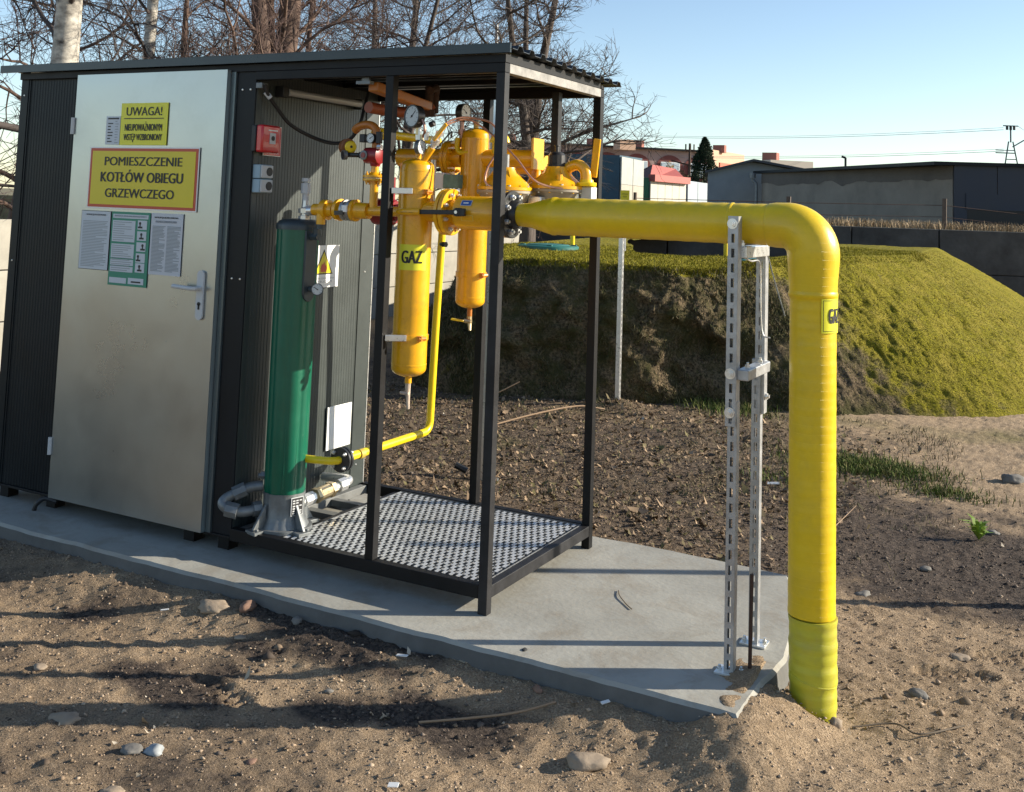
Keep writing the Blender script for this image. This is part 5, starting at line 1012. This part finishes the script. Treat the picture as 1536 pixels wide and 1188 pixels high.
#@@PART3
# ================================================================== BACKGROUND
UG = 1.33
upm = mat('upper_dry_grass', (.2, .17, .09), .95, bump=.03, bscale=4, var=.5, vscale=1.2)
wl = [(-9.0, 13.23), (-4.87, 15.39), (-1.88, 17.0), (.97, 18.53), (2.9, 19.55), (6.0, 21.2), (14, 25.5)]
m_ = MB(); top = [(x, y + .25, UG) for x, y in wl] + [(400, 260, UG), (400, 900, UG), (-600, 900, UG), (-120, 20, UG), (-30, 12.5, UG)]
m_.v = top + [(x, y, -.2) for x, y, z in top]; n = len(top); m_.f = [tuple(range(n))] + [(i, (i+1)%n, n+(i+1)%n, n+i) for i in range(n)]
o = m_.build('upper_ground', upm, smooth=0); tag(o, kind='structure')
rw = thing('retaining_wall', (0, 18, -.15), 'long dark stained concrete retaining wall behind the mound', 'wall')
for i in range(len(wl)-1):
    a = Vector((*wl[i], 0)); b = Vector((*wl[i+1], 0)); L_ = (b-a).length; k = max(1, round(L_/1.6)); d = (b-a)/k; nn = Vector((d.y, -d.x, 0)).normalized()
    for j in range(k):
        p = a + d*j; q = a + d*(j+1); dd = d.normalized()*.012
        for (z0, z1, off) in ((-.2, .52, 0), (.53, UG+.0, .01)):
            jj = random.uniform(-.01, .012)
            MB().bar(p + dd + nn*(off+jj) + Vector((0,0,(z0+z1)/2)), q - dd + nn*(off+jj) + Vector((0,0,(z0+z1)/2)), .2, z1-z0).build('wall_block', M_dwall, rw, smooth=0, bevel=.01)
# reeds along the wall top
t_ = rng.uniform(0, 1, 15000); seg = np.array(wl); X_ = np.interp(t_*21 - 7, seg[:, 0], seg[:, 0]); Y_ = np.interp(X_, seg[:, 0], seg[:, 1]); off = rng.uniform(.0, 1.4, len(X_))
P = np.stack([X_ - .47*off, Y_ + .1 + .88*off, np.full(len(X_), UG-.02)], 1); blades('dead_grass', P, .2, .008, M_reed, .9)
# wire fence on top
wf = thing('wire_fence', (0, 20, UG), 'low post and wire fence along the top of the retaining wall', 'fence')
fp = []
for x, y, h in ((-5.6, 15.6, .5), (-3.0, 16.9, .52), (-.38, 18.2, .58), (1.0, 19.1, .42), (2.9, 20.0, .45)):
    MB().bar((x, y, UG-.1), (x+.01, y, UG+h), .075 if h > .5 else .05, .06).build('fence_post', mat('grey_timber', (.13, .1, .08), .9, var=.3, vscale=20), wf, smooth=0); fp.append((x, y, UG+h*.78))
MB().tube([p for p in fp], .006, 4).tube([(x, y, z-.22) for x, y, z in fp], .005, 4).build('wire', M_rust, wf)
# plaster hall with blue metal front
C_ = Vector((-.57, 21.67, 0)); A_ = Vector((-6.52, 28.13, 0)); Rd = Vector((1.38, .51, 0)).normalized(); ad = (A_-C_).normalized()
hl = thing('storage_hall', (-.57, 21.67, UG), 'low flat-roofed hall with stained plaster side and dark blue metal front', 'building')
M_pl = mat('stained_plaster', (.27, .235, .19), .9, bump=.006, bscale=5, var=.35, vscale=.8, detail=10)
M_bl = mat('dark_blue_sheet', (.010, .02, .042), .45, var=.2, vscale=1.0)
m_ = MB(); q = [C_, A_, A_ + Rd*12, C_ + Rd*12]
def wallp(a, b, z0, z1, th, name, m, par, inn):
    d = (b-a); nn = Vector((-d.y, d.x, 0)).normalized()*(th/2)*inn; return MB().bar(a + nn + Vector((0,0,(z0+z1)/2)), b + nn + Vector((0,0,(z0+z1)/2)), th, z1-z0).build(name, m, par, smooth=0)
wallp(C_ + ad*.02, A_, 1.2, 2.72, .2, 'plaster_wall', M_pl, hl, -1)
# patchy upper render strip standing slightly proud
us = np.linspace(0, (A_-C_).length, 90); m_ = MB()
for i, u in enumerate(us):
    zb = 2.38 + .10*(fbm(np.array([u]), np.array([0.]), 1.4, 4, 3)[0]-.5)*3; p = C_ + ad*u + Vector((-.97, -.25, 0)).normalized()*.012
    m_.v += [(p.x, p.y, zb), (p.x, p.y, 2.715)]
for i in range(len(us)-1): m_.f.append((2*i, 2*i+2, 2*i+3, 2*i+1))
m_.build('old_render', mat('darker_render', (.14, .12, .10), .9, bump=.006, bscale=6, var=.3, vscale=1), hl, smooth=0)
for k in range(12): MB().bar(C_ + Rd*(k*.9+.01) + Vector((0,0,1.975)), C_ + Rd*(k*.9+.895) + Vector((0,0,1.975)), .12, 1.5).build('metal_sheet', M_bl, hl, smooth=0)
wallp(C_ + Rd*.3 - Vector((.02,.1,0)), C_ + Rd*2.0 - Vector((.02,.1,0)), 1.75, 2.1, .06, 'shutter_box', M_bl, hl, 1); wallp(C_ + Rd*.3 - Vector((.0,.07,0)), C_ + Rd*2.0 - Vector((.0,.07,0)), 1.2, 1.74, .03, 'dark_doorway', M_ink, hl, 1)
rp = [C_ + Vector((-.35, -.3, 0)), A_ + Vector((-.35, .3, 0)), A_ + Rd*12, C_ + Rd*12 + Vector((0,-.3,0))]
MB().add([(p.x, p.y, 2.70 if i in (0, 1) else 2.72) for i, p in enumerate(rp)] + [(p.x, p.y, 2.775) for i, p in enumerate(rp)], [(3,2,1,0),(4,5,6,7),(0,1,5,4),(1,2,6,5),(2,3,7,6),(3,0,4,7)]).build('roof', M_dark, hl, smooth=0)
pe = A_ + Vector((-.25, -.1, 0)); MB().tube([pe + Vector((0,0,2.62)), pe + Vector((0,0,2.5)), pe + Vector((.1,-.0,2.4)), pe + Vector((.12,0,2.35)), pe + Vector((.12,0,1.3))], .05, 8).cyl(pe + Vector((0,0,2.7)), pe + Vector((0,0,2.55)), .1, 10).build('rain_pipe', M_galvd, hl)
MB().cyl(C_ + ad*5.2 + Vector((.5,0,2.77)), C_ + ad*5.2 + Vector((.5,0,3.05)), .03, 8).cyl(C_ + ad*5.2 + Vector((.5,0,3.05)), C_ + ad*5.2 + Vector((.4,0,3.08)), .03, 8).build('vent_pipe', M_dark, hl)
# grey gabled building
f2d = Vector((-.4725, .8813, 0)); r2d = Vector((.8813, .4725, 0))
def wp(F_, X_, z): v = Vector((1.986, -3.624, 0)) + f2d*F_ + r2d*X_; return Vector((v.x, v.y, z))
gb2 = thing('gabled_workshop', tuple(wp(33, 7.4, UG)), 'grey-blue gabled workshop behind the wrapped pipe elbow', 'building')
L0, Lp, L1 = wp(33, 6.08, 0), wp(33, 7.42, 0), wp(33, 9.8, 0); dp = f2d*5 + r2d*.95
pts = [(L0, 1.25), (L0, 2.72), (Lp, 3.08), (L1, 2.72), (L1, 1.25)]
v = [(p.x, p.y, z) for p, z in pts] + [((p+dp).x, (p+dp).y, z) for p, z in pts]
MB().add(v, [(0,1,2,3,4),(9,8,7,6,5),(0,5,6,1),(3,8,9,4)]).build('gable_wall', mat('grey_blue_render', (.23, .265, .29), .85, var=.2, vscale=1), gb2, smooth=0)
e0 = L0 - r2d*.12 - f2d*.2; ep = Lp - f2d*.3; e1 = L1 + r2d*.3 - f2d*.3
rf = [(e0, 2.68), (ep, 3.09), (e1, 2.68)]; v = []
for add in (Vector((0,0,0)), f2d*5.5 + r2d*1.0):
    for dz in (0, .07): v += [((p+add).x, (p+add).y, z+dz) for p, z in rf]
MB().add(v, [(0,1,4,3),(1,2,5,4),(3,4,10,9),(4,5,11,10),(0,3,9,6),(0,6,7,1),(1,7,8,2),(2,8,11,5)]).build('roof', mat('dark_roof_felt', (.05,.055,.06),.8), gb2, smooth=0)
# garages
M_teal = mat('teal_sheet', (.03, .075, .11), .6, var=.3, vscale=1.5); M_gd = mat('pale_garage_door', (.36, .37, .34), .6, var=.15, vscale=3)
def garage(F0, X0, F1_, X1, Xl, Fl, zt, label, side_m, door_m, doors=2, roof_m=None, zt2=None, split=None):
    a = wp(F0, X0, 0); b = wp(F1_, X1, 0); l = wp(Fl, Xl, 0); t = thing('garage', (a.x, a.y, UG), label, 'garage', 'sheet metal garages in the row')
    zt2 = zt2 or zt; c = b + (l - a)
    m_ = MB().add([(p.x, p.y, z) for z in (1.2,) for p in (a, b, c, l)] + [(p.x, p.y, z) for p, z in ((a, zt), (b, zt2), (c, zt2), (l, zt))], [(0,1,5,4),(1,2,6,5),(2,3,7,6),(3,0,4,7),(4,5,6,7)]); m_.build('shell', side_m, t, smooth=0)
    d = (b-a)/doors; nn = Vector((d.y, -d.x, 0)).normalized()
    for k in range(doors):
        p = a + d*k + d*.02 + nn*.05; q = a + d*(k+1) - d*.02 + nn*.05; zz = zt - .04
        if split:
            MB().bar(p + Vector((0,0,(1.25+split)/2)), q + Vector((0,0,(1.25+split)/2)), .05, split-1.25-.01).build('door_panel', mat('cream_door', (.38,.35,.29),.6,var=.2,vscale=3,stretch=(4,4,.4)), t, smooth=0); MB().bar(p + Vector((0,0,(split+zz)/2)), q + Vector((0,0,(split+zz)/2)), .05, zz-split-.01).build('door_panel', door_m, t, smooth=0)
        else: MB().bar(p + Vector((0,0,(1.25+zz)/2)), q + Vector((0,0,(1.25+zz)/2)), .05, zz-1.25).build('garage_door', door_m, t, smooth=0)
    if roof_m:
        m_ = MB().bar(a + nn*.12 + Vector((0,0,zt+.0)), b + nn*.12 + Vector((0,0,zt2)), .3, .26); m_.build('fascia', roof_m, t, smooth=0)
    return t
garage(37, 3.77, 40, 4.92, -1.2, 37.6, 3.34, 'tall garage with teal side and pale two-panel doors', M_teal, M_gd, 2, None, 3.4, split=2.35)
tg_ = garage(41, 5.32, 43, 7.0, 4.9, 40.9, 2.72, 'low garage with white and cream doors under a red fascia', mat('green_sheet', (.02,.12,.06),.5), mat('white_door', (.46,.44,.38),.6,var=.1,vscale=3), 5, mat('faded_red_sheet', (.42,.1,.08),.6,var=.2,vscale=3), 2.7)
garage(43.2, 7.1, 44.6, 8.15, 6.2, 43.6, 2.72, 'pale blue garage with double doors beside the grey workshop', mat('pale_blue_sheet', (.42,.5,.56),.6), mat('pale_blue_door', (.33,.38,.42),.6,var=.1,vscale=3), 2, None, 2.68)
rh = thing('red_roof_shed', tuple(wp(45, 6.5, UG)), 'small shed with a steep faded red roof behind the garages', 'shed')
a, b = wp(44.2, 5.75, 0), wp(45.5, 7.55, 0); ri0, ri1 = wp(45.6, 6.05, 0), wp(47, 7.25, 0); bk0, bk1 = wp(47, 4.9, 0), wp(49, 6.9, 0)
MB().add([(a.x,a.y,2.72),(b.x,b.y,2.75),(ri1.x,ri1.y,3.32),(ri0.x,ri0.y,3.42),(bk0.x,bk0.y,2.75),(bk1.x,bk1.y,2.75)], [(0,1,2,3),(3,2,5,4)]).build('roof', mat('faded_red_roof', (.4,.1,.08),.6,var=.15,vscale=6), rh, smooth=0)
MB().add([(a.x,a.y,1.3),(a.x,a.y,2.7),(ri0.x,ri0.y,3.4),(bk0.x,bk0.y,2.7),(bk0.x,bk0.y,1.3),(b.x,b.y,1.3),(b.x,b.y,2.72),(ri1.x,ri1.y,3.3),(bk1.x,bk1.y,2.7),(bk1.x,bk1.y,1.3)], [(0,1,2,3,4),(5,6,7,8,9),(0,5,6,1)]).build('wall', mat('dark_shed_wall', (.1,.05,.05),.8), rh, smooth=0)
# apartment block
ab = thing('apartment_block', tuple(wp(90, 10, UG)), 'long low apartment block with peach end wall on the skyline', 'building')
a, b, c = wp(84, -4, 0), wp(90, 16.8, 0), wp(97, 21.0, 0); d_ = c + (a - b); ZT_ = 6.45
M_br = mat('brown_pink_render', (.36, .24, .22), .8, var=.1, vscale=.5); M_pe = mat('peach_render', (.5, .32, .22), .8)
MB().add([(p.x, p.y, z) for z in (1.2, ZT_) for p in (a, b, c, d_)], [(0,1,5,4),(2,3,7,6),(3,0,4,7),(4,5,6,7)]).build('facade', M_br, ab, smooth=0)
MB().bar(b + Vector((0,0,(1.2+ZT_)/2)), c + Vector((0,0,(1.2+ZT_)/2)), .3, ZT_-1.2+.5).build('end_wall', M_pe, ab, smooth=0)
en = Vector(((c-b).y, -(c-b).x, 0)).normalized(); MB().bar(b + (c-b)*.2 + en*.2 + Vector((0,0,4.6)), b + (c-b)*.8 + en*.2 + Vector((0,0,4.6)), .1, 2.2).build('red_panel', mat('brick_red_panel', (.5,.13,.08),.8), ab, smooth=0)
MB().bar(a + Vector((0,0,ZT_+.06)) , b + Vector((0,0,ZT_+.06)), 1.0, .14).build('roof_edge', M_dark, ab, smooth=0)
fd = (b-a).normalized(); fn_ = Vector((fd.y, -fd.x, 0)); FL = (b-a).length
def facade_at(px, z):   # along the facade
    return a + fd*px + Vector((0,0,z))
M_win = mat('far_window_glass', (.45, .52, .58), .15, spec=.8); M_arch = mat('red_arch_trim', (.16,.045,.04),.8)
for s in (.4, 3.4, 6.4, 9.4, 12.4, 15.0, 17.9, 20.4):
    p = facade_at(s, 0) + fn_*.05
    ar = [p + fd*(1.25*math.cos(x)) + Vector((0,0,4.9 + 1.15*math.sin(x))) for x in np.linspace(0, PI, 14)] + [p - fd*1.25 + Vector((0,0,3.8)), p + fd*1.25 + Vector((0,0,3.8))]
    if s < 20.6 and s > 1: MB().add([tuple(q) for q in ar], [tuple(range(len(ar)))]).build('arch_panel', M_arch, ab, smooth=0)
    w_ = MB().bar(p - fd*.85 + fn_*.12 + Vector((0,0,4.9)), p + fd*.85 + fn_*.12 + Vector((0,0,4.9)), .1, 1.15).build('window', M_white, ab, smooth=0)
    for k in range(3): MB().bar(p + fd*(-.80 + k*.545) + fn_*.2 + Vector((0,0,4.9)), p + fd*(-.80 + k*.545 + .49) + fn_*.2 + Vector((0,0,4.9)), .04, 1.0).build('pane', M_win, w_, smooth=0)
    MB().bar(p - fd*.85 + fn_*.12 + Vector((0,0,2.3)), p + fd*.85 + fn_*.12 + Vector((0,0,2.3)), .1, 1.15).build('window', M_white, ab, smooth=0)
ph_ = facade_at(9.6, 0); MB().bar(wp(86, 8.5, 6.6), wp(86.5, 9.8, 6.6), 1.2, .8).build('stair_tower', M_pe, ab, smooth=0)
for s in (3.0, 10.3, 14.2, 21.8): q = facade_at(s, ZT_+.5) + Vector((0,2,0)); MB().box(q.x-.5, q.x+.5, q.y-.3, q.y+.3, q.z-.4, q.z+.25).build('chimney', mat('brick_chimney', (.3,.12,.09),.9), ab, smooth=0)
wb = thing('white_bungalow', tuple(wp(75, 18, UG)), 'pale small building showing just above the grey workshop roof', 'building')
a, b = wp(75, 17.4, 0), wp(76, 20.6, 0); MB().bar(a + Vector((0,0,3.1)), b + Vector((0,0,3.1)), 3, 4.2).build('wall', mat('cream_render', (.5,.44,.37),.8), wb, smooth=0); q = wp(75, 18.2, 5.35); MB().box(q.x-.5,q.x+.5,q.y-.4,q.y+.4,5.2,5.75).build('chimney', mat('brick_chimney', (.3,.12,.09),.9), wb, smooth=0)
# conifer
cf = thing('conifer', (-16.8, 54.4, UG), 'dark pointed conifer in front of the apartment block', 'tree')
MB().tube([(-16.8,54.4,1.2),(-16.8,54.4,5.2)], [.14,.02], 8).build('trunk', M_rust, cf)
n = 15000; hh = rng.uniform(0, 1, n)**.9; rr = (1-hh)**.8*1.25*rng.uniform(.35, 1.1, n)**.5 + .03; aa = rng.uniform(0, 2*PI, n); rr = rr*(1+.25*np.sin(aa*3+hh*14))
P = np.stack([-16.8+rr*np.cos(aa), 54.4+rr*np.sin(aa), 1.6+hh*4.0], 1); e = rng.normal(0, .055, (n, 3)); e2 = rng.normal(0, .055, (n, 3))
co = npmesh('crown', np.stack([P, P+e, P+e2], 1).reshape(-1, 3), np.arange(3*n).reshape(-1, 3), leafmat('conifer_needles', [(.008,.016,.01),(.02,.035,.018),(.03,.045,.02)]), loc=(-16.8,54.4,UG)); co.parent = cf; co.location = (0,0,0)
def bush(x, y, z, r, h, label, cols, n=5000):
    t = thing('bush', (x, y, z), label, 'bush'); a = rng.uniform(0, 2*PI, n); s = rng.uniform(0, 1, n)**.5*r; hz = rng.uniform(0, 1, n)*h*np.sqrt(np.clip(1-(s/r)**2*.8, 0, 1)); P = np.stack([x+s*np.cos(a), y+s*np.sin(a), z+hz], 1)
    e = rng.normal(0, .05, (n,3)); e2 = rng.normal(0, .05, (n,3)); o = npmesh('foliage', np.stack([P,P+e,P+e2],1).reshape(-1,3), np.arange(3*n).reshape(-1,3), leafmat(label[:12].replace(' ','_'), cols), loc=(x,y,z)); o.parent = t; o.location = (0,0,0)
    MB().tube([(x,y,z-.1),(x,y,z+h*.5)], [.05,.02], 6).build('stem', M_rust, t)
q = wp(52, 8.1, UG); bush(q.x, q.y, UG, .9, 2.2, 'dull brown-green bush left of the pointed conifer', [(.04,.04,.02),(.1,.08,.04)])
q = wp(50, 7.45, UG); bush(q.x, q.y, UG, .35, 2.45, 'narrow ochre shrub above the red shed roof', [(.3,.2,.06),(.4,.26,.08)], 2500)
# poles and lines
pp_ = thing('utility_pole', tuple(wp(70, 11.7, UG)), 'utility pole with three insulators in front of the apartment block', 'pole'); c = wp(70, 11.7, 0)
MB().tube([c + Vector((0,0,1.2)), c + Vector((0,0,5.9))], [.11,.08], 8).build('pole_shaft', M_rust, pp_); MB().bar(c - r2d*.3 + Vector((0,0,5.45)), c + r2d*.3 + Vector((0,0,5.45)), .1, .1).bar(c - r2d*1.2 + Vector((0,0,4.75)), c + r2d*.3 + Vector((0,0,4.4)), .1, .1).build('crossarm', M_rust, pp_)
for k in (-.27, 0, .27): MB().cyl(c + r2d*k + Vector((0,0,5.5)), c + r2d*k + Vector((0,0,5.85)), .05, 8).build('insulator', M_ink, pp_)
py_ = thing('power_pylon', tuple(wp(60, 27.9, UG)), 'steel A-frame power pylon on the skyline at the far right', 'pylon'); c = wp(60, 28.0, 0); M_py = mat('pylon_steel', (.10,.11,.12),.6)
b_ = MB(); 
for s in (-1, 1):
    b_.bar(c + r2d*(.55*s+.05) + Vector((0,0,3.6)), c + r2d*(.12*s) + Vector((0,0,6.0)), .07, .07)
for z, w_ in ((5.5,.2),(5.0,.27),(4.6,.35)): b_.bar(c - r2d*w_ + Vector((0,0,z)), c + r2d*w_ + Vector((0,0,z)), .05, .05)
b_.bar(c + r2d*0 + Vector((0,0,5.95)), c + Vector((0,0,6.9)), .08, .08); b_.build('tower', M_py, py_, smooth=0)
MB().bar(c - r2d*.42 + Vector((0,0,6.88)), c + r2d*.42 + Vector((0,0,6.88)), .06, .06).bar(c - r2d*.85 + Vector((0,0,5.35)), c + r2d*.2 + Vector((0,0,5.35)), .06, .06).bar(c - r2d*.85 + Vector((0,0,5.5)), c + r2d*.2 + Vector((0,0,5.5)), .04, .04).bar(c + r2d*.1 + Vector((0,0,5.7)), c + r2d*.75 + Vector((0,0,6.1)), .06, .06).build('crossarm', M_py, py_, smooth=0)
for k in (-.2, 0, .2): MB().cyl(c + r2d*k + Vector((0,0,6.65)), c + r2d*k + Vector((0,0,6.9)), .07, 8).build('insulator', M_ink, py_)
MB().tube([c + r2d*.42 + Vector((0,0,6.88)), c + r2d*.85 + Vector((0,0,6.6)), c + r2d*1.0 + Vector((0,0,6.1)), c + r2d*.95 + Vector((0,0,5.0))], .015, 5).build('jumper_cable', M_py, py_)
for z, F2_, X2, zz, lab in ((6.65, 130, -5, 11.6, 'upper power line crossing the sky to the pylon'), (5.45, 130, -5, 9.4, 'lower power line crossing the sky to the pylon')):
    p = c - r2d*.4 + Vector((0,0,z)); e = wp(F2_, X2, zz); pts = [p.lerp(e, k/16) - Vector((0,0,1.2*4*(k/16)*(1-k/16))) for k in range(17)]
    o = MB().tube(pts, .014, 4).tube([x + Vector((0,0,.12)) for x in pts], .01, 4).build('power_line', mat('line_wire', (.25,.27,.29),.6), loc=tuple(p)); tag(o, lab, 'power line')
# concrete panel fence at left
cfn = thing('concrete_fence', (-6.6, 6, 0), 'pale concrete panel fence behind the shed on the left', 'fence')
yy = 1.2
while yy < 13:
    for k in range(3):
        z0 = -.15 + k*.46; MB().box(-6.635, -6.585 + random.uniform(-.004,.004), yy+.07, yy+1.93, z0+.006, z0+.455).build('concrete_panel', M_cpan, cfn, smooth=0, bevel=.006)
    MB().box(-6.68, -6.55, yy-.065, yy+.065, -.2, 1.3).build('fence_post', M_cpan, cfn, smooth=0, bevel=.008); yy += 2
# street lamp
sl_ = thing('street_lamp', tuple(wp(25, -.4, 0)), 'thin pale street lamp rising above the canopy roof', 'street lamp'); c = wp(25, -.42, 0)
MB().tube([c + Vector((0,0,-.1)), c + Vector((0,0,4.5)), c + Vector((0,0,5.72))], [.07,.05,.04], 8).build('pole_shaft', M_galv, sl_); MB().tube([c + Vector((0,0,5.70)), c + r2d*.1 + Vector((0,0,5.83)), c + r2d*.35 + Vector((0,0,6.02))], .028, 6).bar(c + r2d*.12 + Vector((0,0,5.86)), c + r2d*.45 + Vector((0,0,6.1)), .1, .06).build('lamp_arm', M_galv, sl_)

# ================================================================== TREES
def bark(name, c1, c2, sc=8, stretch=(1,1,.25), bump=.01): return mat(name, c1, .9, bump=bump, bscale=sc*2, var=.5, vscale=sc, col2=c2, stretch=stretch)
M_birch = mat('birch_bark', (.62, .58, .5), .7, bump=.004, bscale=14, var=.5, vscale=5.5, col2=(.05,.04,.035), stretch=(1,1,1.6))
M_brn = bark('brown_bark', (.15, .095, .07), (.04,.028,.024)); M_gry = bark('grey_brown_bark', (.11, .085, .07), (.03,.024,.02))
M_twr = mat('red_brown_twig', (.085, .05, .042), .85, var=.3, vscale=3); M_twg = mat('grey_twig', (.07, .055, .05), .85, var=.3, vscale=3)
def polyl(p, d, L_, n, wob, trop, r):
    pts = [p.copy()]; d = d.copy()
    for i in range(n):
        d = (d + Vector((r.gauss(0, wob), r.gauss(0, wob), r.gauss(0, wob) + trop))).normalized(); p = p + d*(L_/n); pts.append(p.copy())
    return pts
class TB:   # fast tube collector
    def __init__(s): s.v = []; s.f = []
    def tube(s, pts, r0, r1, n):
        k = len(pts); o = len(s.v)
        for i, p in enumerate(pts):
            t = (pts[min(i+1,k-1)] - pts[max(i-1,0)]); t.normalize(); u = t.cross(Vector((.31,.95,.05))); u.normalize(); w = t.cross(u); r = r0 + (r1-r0)*i/(k-1)
            for j in range(n):
                a = 2*PI*j/n; s.v.append(p + u*(math.cos(a)*r) + w*(math.sin(a)*r))
        for i in range(k-1):
            for j in range(n): s.f.append((o+i*n+j, o+i*n+(j+1)%n, o+(i+1)*n+(j+1)%n, o+(i+1)*n+j))
    def obj(s, name, m, parent):
        base = Vector(parent['_o']); me = bpy.data.meshes.new(name); me.from_pydata([tuple(v-base) for v in s.v], [], s.f); me.shade_smooth(); me.materials.append(m); o = bpy.data.objects.new(name, me); COL.objects.link(o); o.parent = parent; return o
def tree(x, y, H, r0, label, bm, tm, seed, z0=0., lean=(0,0), nl=16, limb=2.4, lo=.25, up=.35, droop=0., trop2=.03, dens=1., stems=1, cone=1.0, name='bare_tree', fine=.003, tap=.4):
    r = random.Random(seed); t = thing(name, (x, y, z0), label, 'tree'); T1 = TB(); T2 = TB(); T3 = TB()
    for s in range(stems):
        a = r.uniform(0, 2*PI); d = Vector((lean[0] + (.06*math.cos(a) if stems > 1 else 0), lean[1] + (.06*math.sin(a) if stems > 1 else 0), 1)).normalized()
        tr = polyl(Vector((x, y, z0-.2)), d, H, 16, .04, .02, r); rr = r0*(1 if s == 0 else .75)
        T1.tube(tr, rr, rr*tap, 12)
        for i in range(int(nl/stems)+1):
            f = lo + (1-lo)*(i + r.random())/(nl/stems+1); idx = min(15, int(f*16)); p = tr[idx].lerp(tr[idx+1], f*16-idx); a = r.uniform(0, 2*PI); L1 = limb*(1.15-f*.75)*r.uniform(.7, 1.15)
            d = Vector((math.cos(a), math.sin(a), up + .3*f)).normalized(); l1 = polyl(p, d, L1, 9, .13, trop2, r); lr = rr*.26*(1.1-f)+.008; T2.tube(l1, lr, .006, 6)
            for j in range(int(8*dens)):
                g = .18 + .82*(j+r.random())/(8*dens); k = min(8, int(g*9)); p2 = l1[k]; dd = (l1[k+1 if k < 9 else k]-l1[k-1 if k else 0]).normalized(); sd = Vector((r.gauss(0,1), r.gauss(0,1), r.gauss(0,.8)+.25)).normalized(); d2 = (dd*.7 + sd*.8).normalized(); L2 = L1*(.62-.35*g)*r.uniform(.7,1.3)
                l2 = polyl(p2, d2, L2, 6, .16, trop2-droop, r); T2.tube(l2, max(.006, lr*.38), .004, 4)
                for q in range(int(7*dens)):
                    k3 = r.randint(1, 5); d3 = ((l2[k3+1]-l2[k3]).normalized()*.6 + Vector((r.gauss(0,1), r.gauss(0,1), r.gauss(0,1))).normalized()*.8).normalized(); L3 = L2*r.uniform(.35,.7)
                    l3 = polyl(l2[k3], d3, L3, 4, .18, -droop*1.6+.02, r); T3.tube(l3, fine*1.3, fine*.8, 3)
                    for q2 in range(int(4*dens)):
                        k4 = r.randint(1, 3); d4 = ((l3[k4+1]-l3[k4]).normalized()*.7 + Vector((r.gauss(0,1), r.gauss(0,1), r.gauss(0,1))).normalized()*.7).normalized(); l4 = polyl(l3[k4], d4, L3*r.uniform(.4,.8), 3, .2, -droop*2, r); T3.tube(l4, fine*.9, fine*.5, 3)
    T1.obj('trunk', bm, t); T2.obj('limb', tm if bm is M_birch else bm, t); T3.obj('crown', tm, t); return t
tree(-7.36, 3.84, 7.5, .175, 'thick white birch trunk leaning right above the shed roof at left', M_birch, M_twg, 3, lean=(.06,.04), nl=15, limb=2.4, lo=.25, droop=.06, dens=1.0)
tree(-7.87, 5.84, 7.5, .10, 'slim white birch trunk right of the thick birch', M_birch, M_twg, 5, lean=(.01,.01), nl=15, limb=2.2, lo=.25, droop=.05, dens=1.0)
tree(-6.85, 6.4, 7.0, .2, 'brown forked tree trunk behind the middle of the shed roof', M_brn, M_twr, 8, nl=24, limb=2.8, lo=.25, stems=2, up=.25, dens=1.0)
tree(-7.9, 8.6, 7.5, .10, 'reddish bare tree between the forked tree and the canopy', M_brn, M_twr, 12, tap=.13, nl=20, limb=3.0, lo=.25, up=.3, dens=.95, stems=2)
tree(-4.87, 9.73, 5.6, .135, 'bare spreading tree whose crown rises above the right end of the canopy', M_gry, M_twg, 21, z0=0.6, nl=30, limb=1.9, lo=.22, up=.25, dens=1.0, stems=3, tap=.05)
tree(-8.6, 12.2, 7.0, .15, 'bare tree seen through the canopy between the gauges', M_gry, M_twr, 33, tap=.13, nl=18, limb=3.0, lo=.15, up=.2, dens=.9, fine=.005)
tree(-8.6, 2.6, 6.0, .13, 'bare tree with tangled twigs at the far left edge', M_gry, M_twg, 41, tap=.13, nl=18, limb=2.4, lo=.15, up=.2, dens=.85)
tree(-14, 8.5, 8, .16, 'distant reddish tree behind the two birches', M_brn, M_twr, 52, tap=.13, nl=18, limb=3.2, lo=.12, up=.25, dens=.8, fine=.006)
tree(-17, 4.6, 8, .16, 'distant bare tree glimpsed left of the shed corner', M_brn, M_twr, 55, tap=.13, nl=16, limb=3.2, lo=.1, up=.25, dens=.7, fine=.007)
tree(-11.2, 14.5, 7.5, .15, 'distant bare tree behind the lamp post', M_gry, M_twr, 58, tap=.13, nl=18, limb=3.2, lo=.12, up=.25, dens=.8, fine=.006)
tree(-9.2, 7.4, 7.5, .07, 'slender bare tree right of the slim birch', M_brn, M_twr, 71, tap=.13, nl=14, limb=3.0, lo=.25, up=.3, dens=1.0)
tree(-7.4, 10.4, 7.5, .07, 'bare tree left of the spreading one, crown above the canopy middle', M_gry, M_twg, 74, tap=.13, z0=.3, nl=22, limb=3.0, lo=.2, up=.3, dens=1.0)
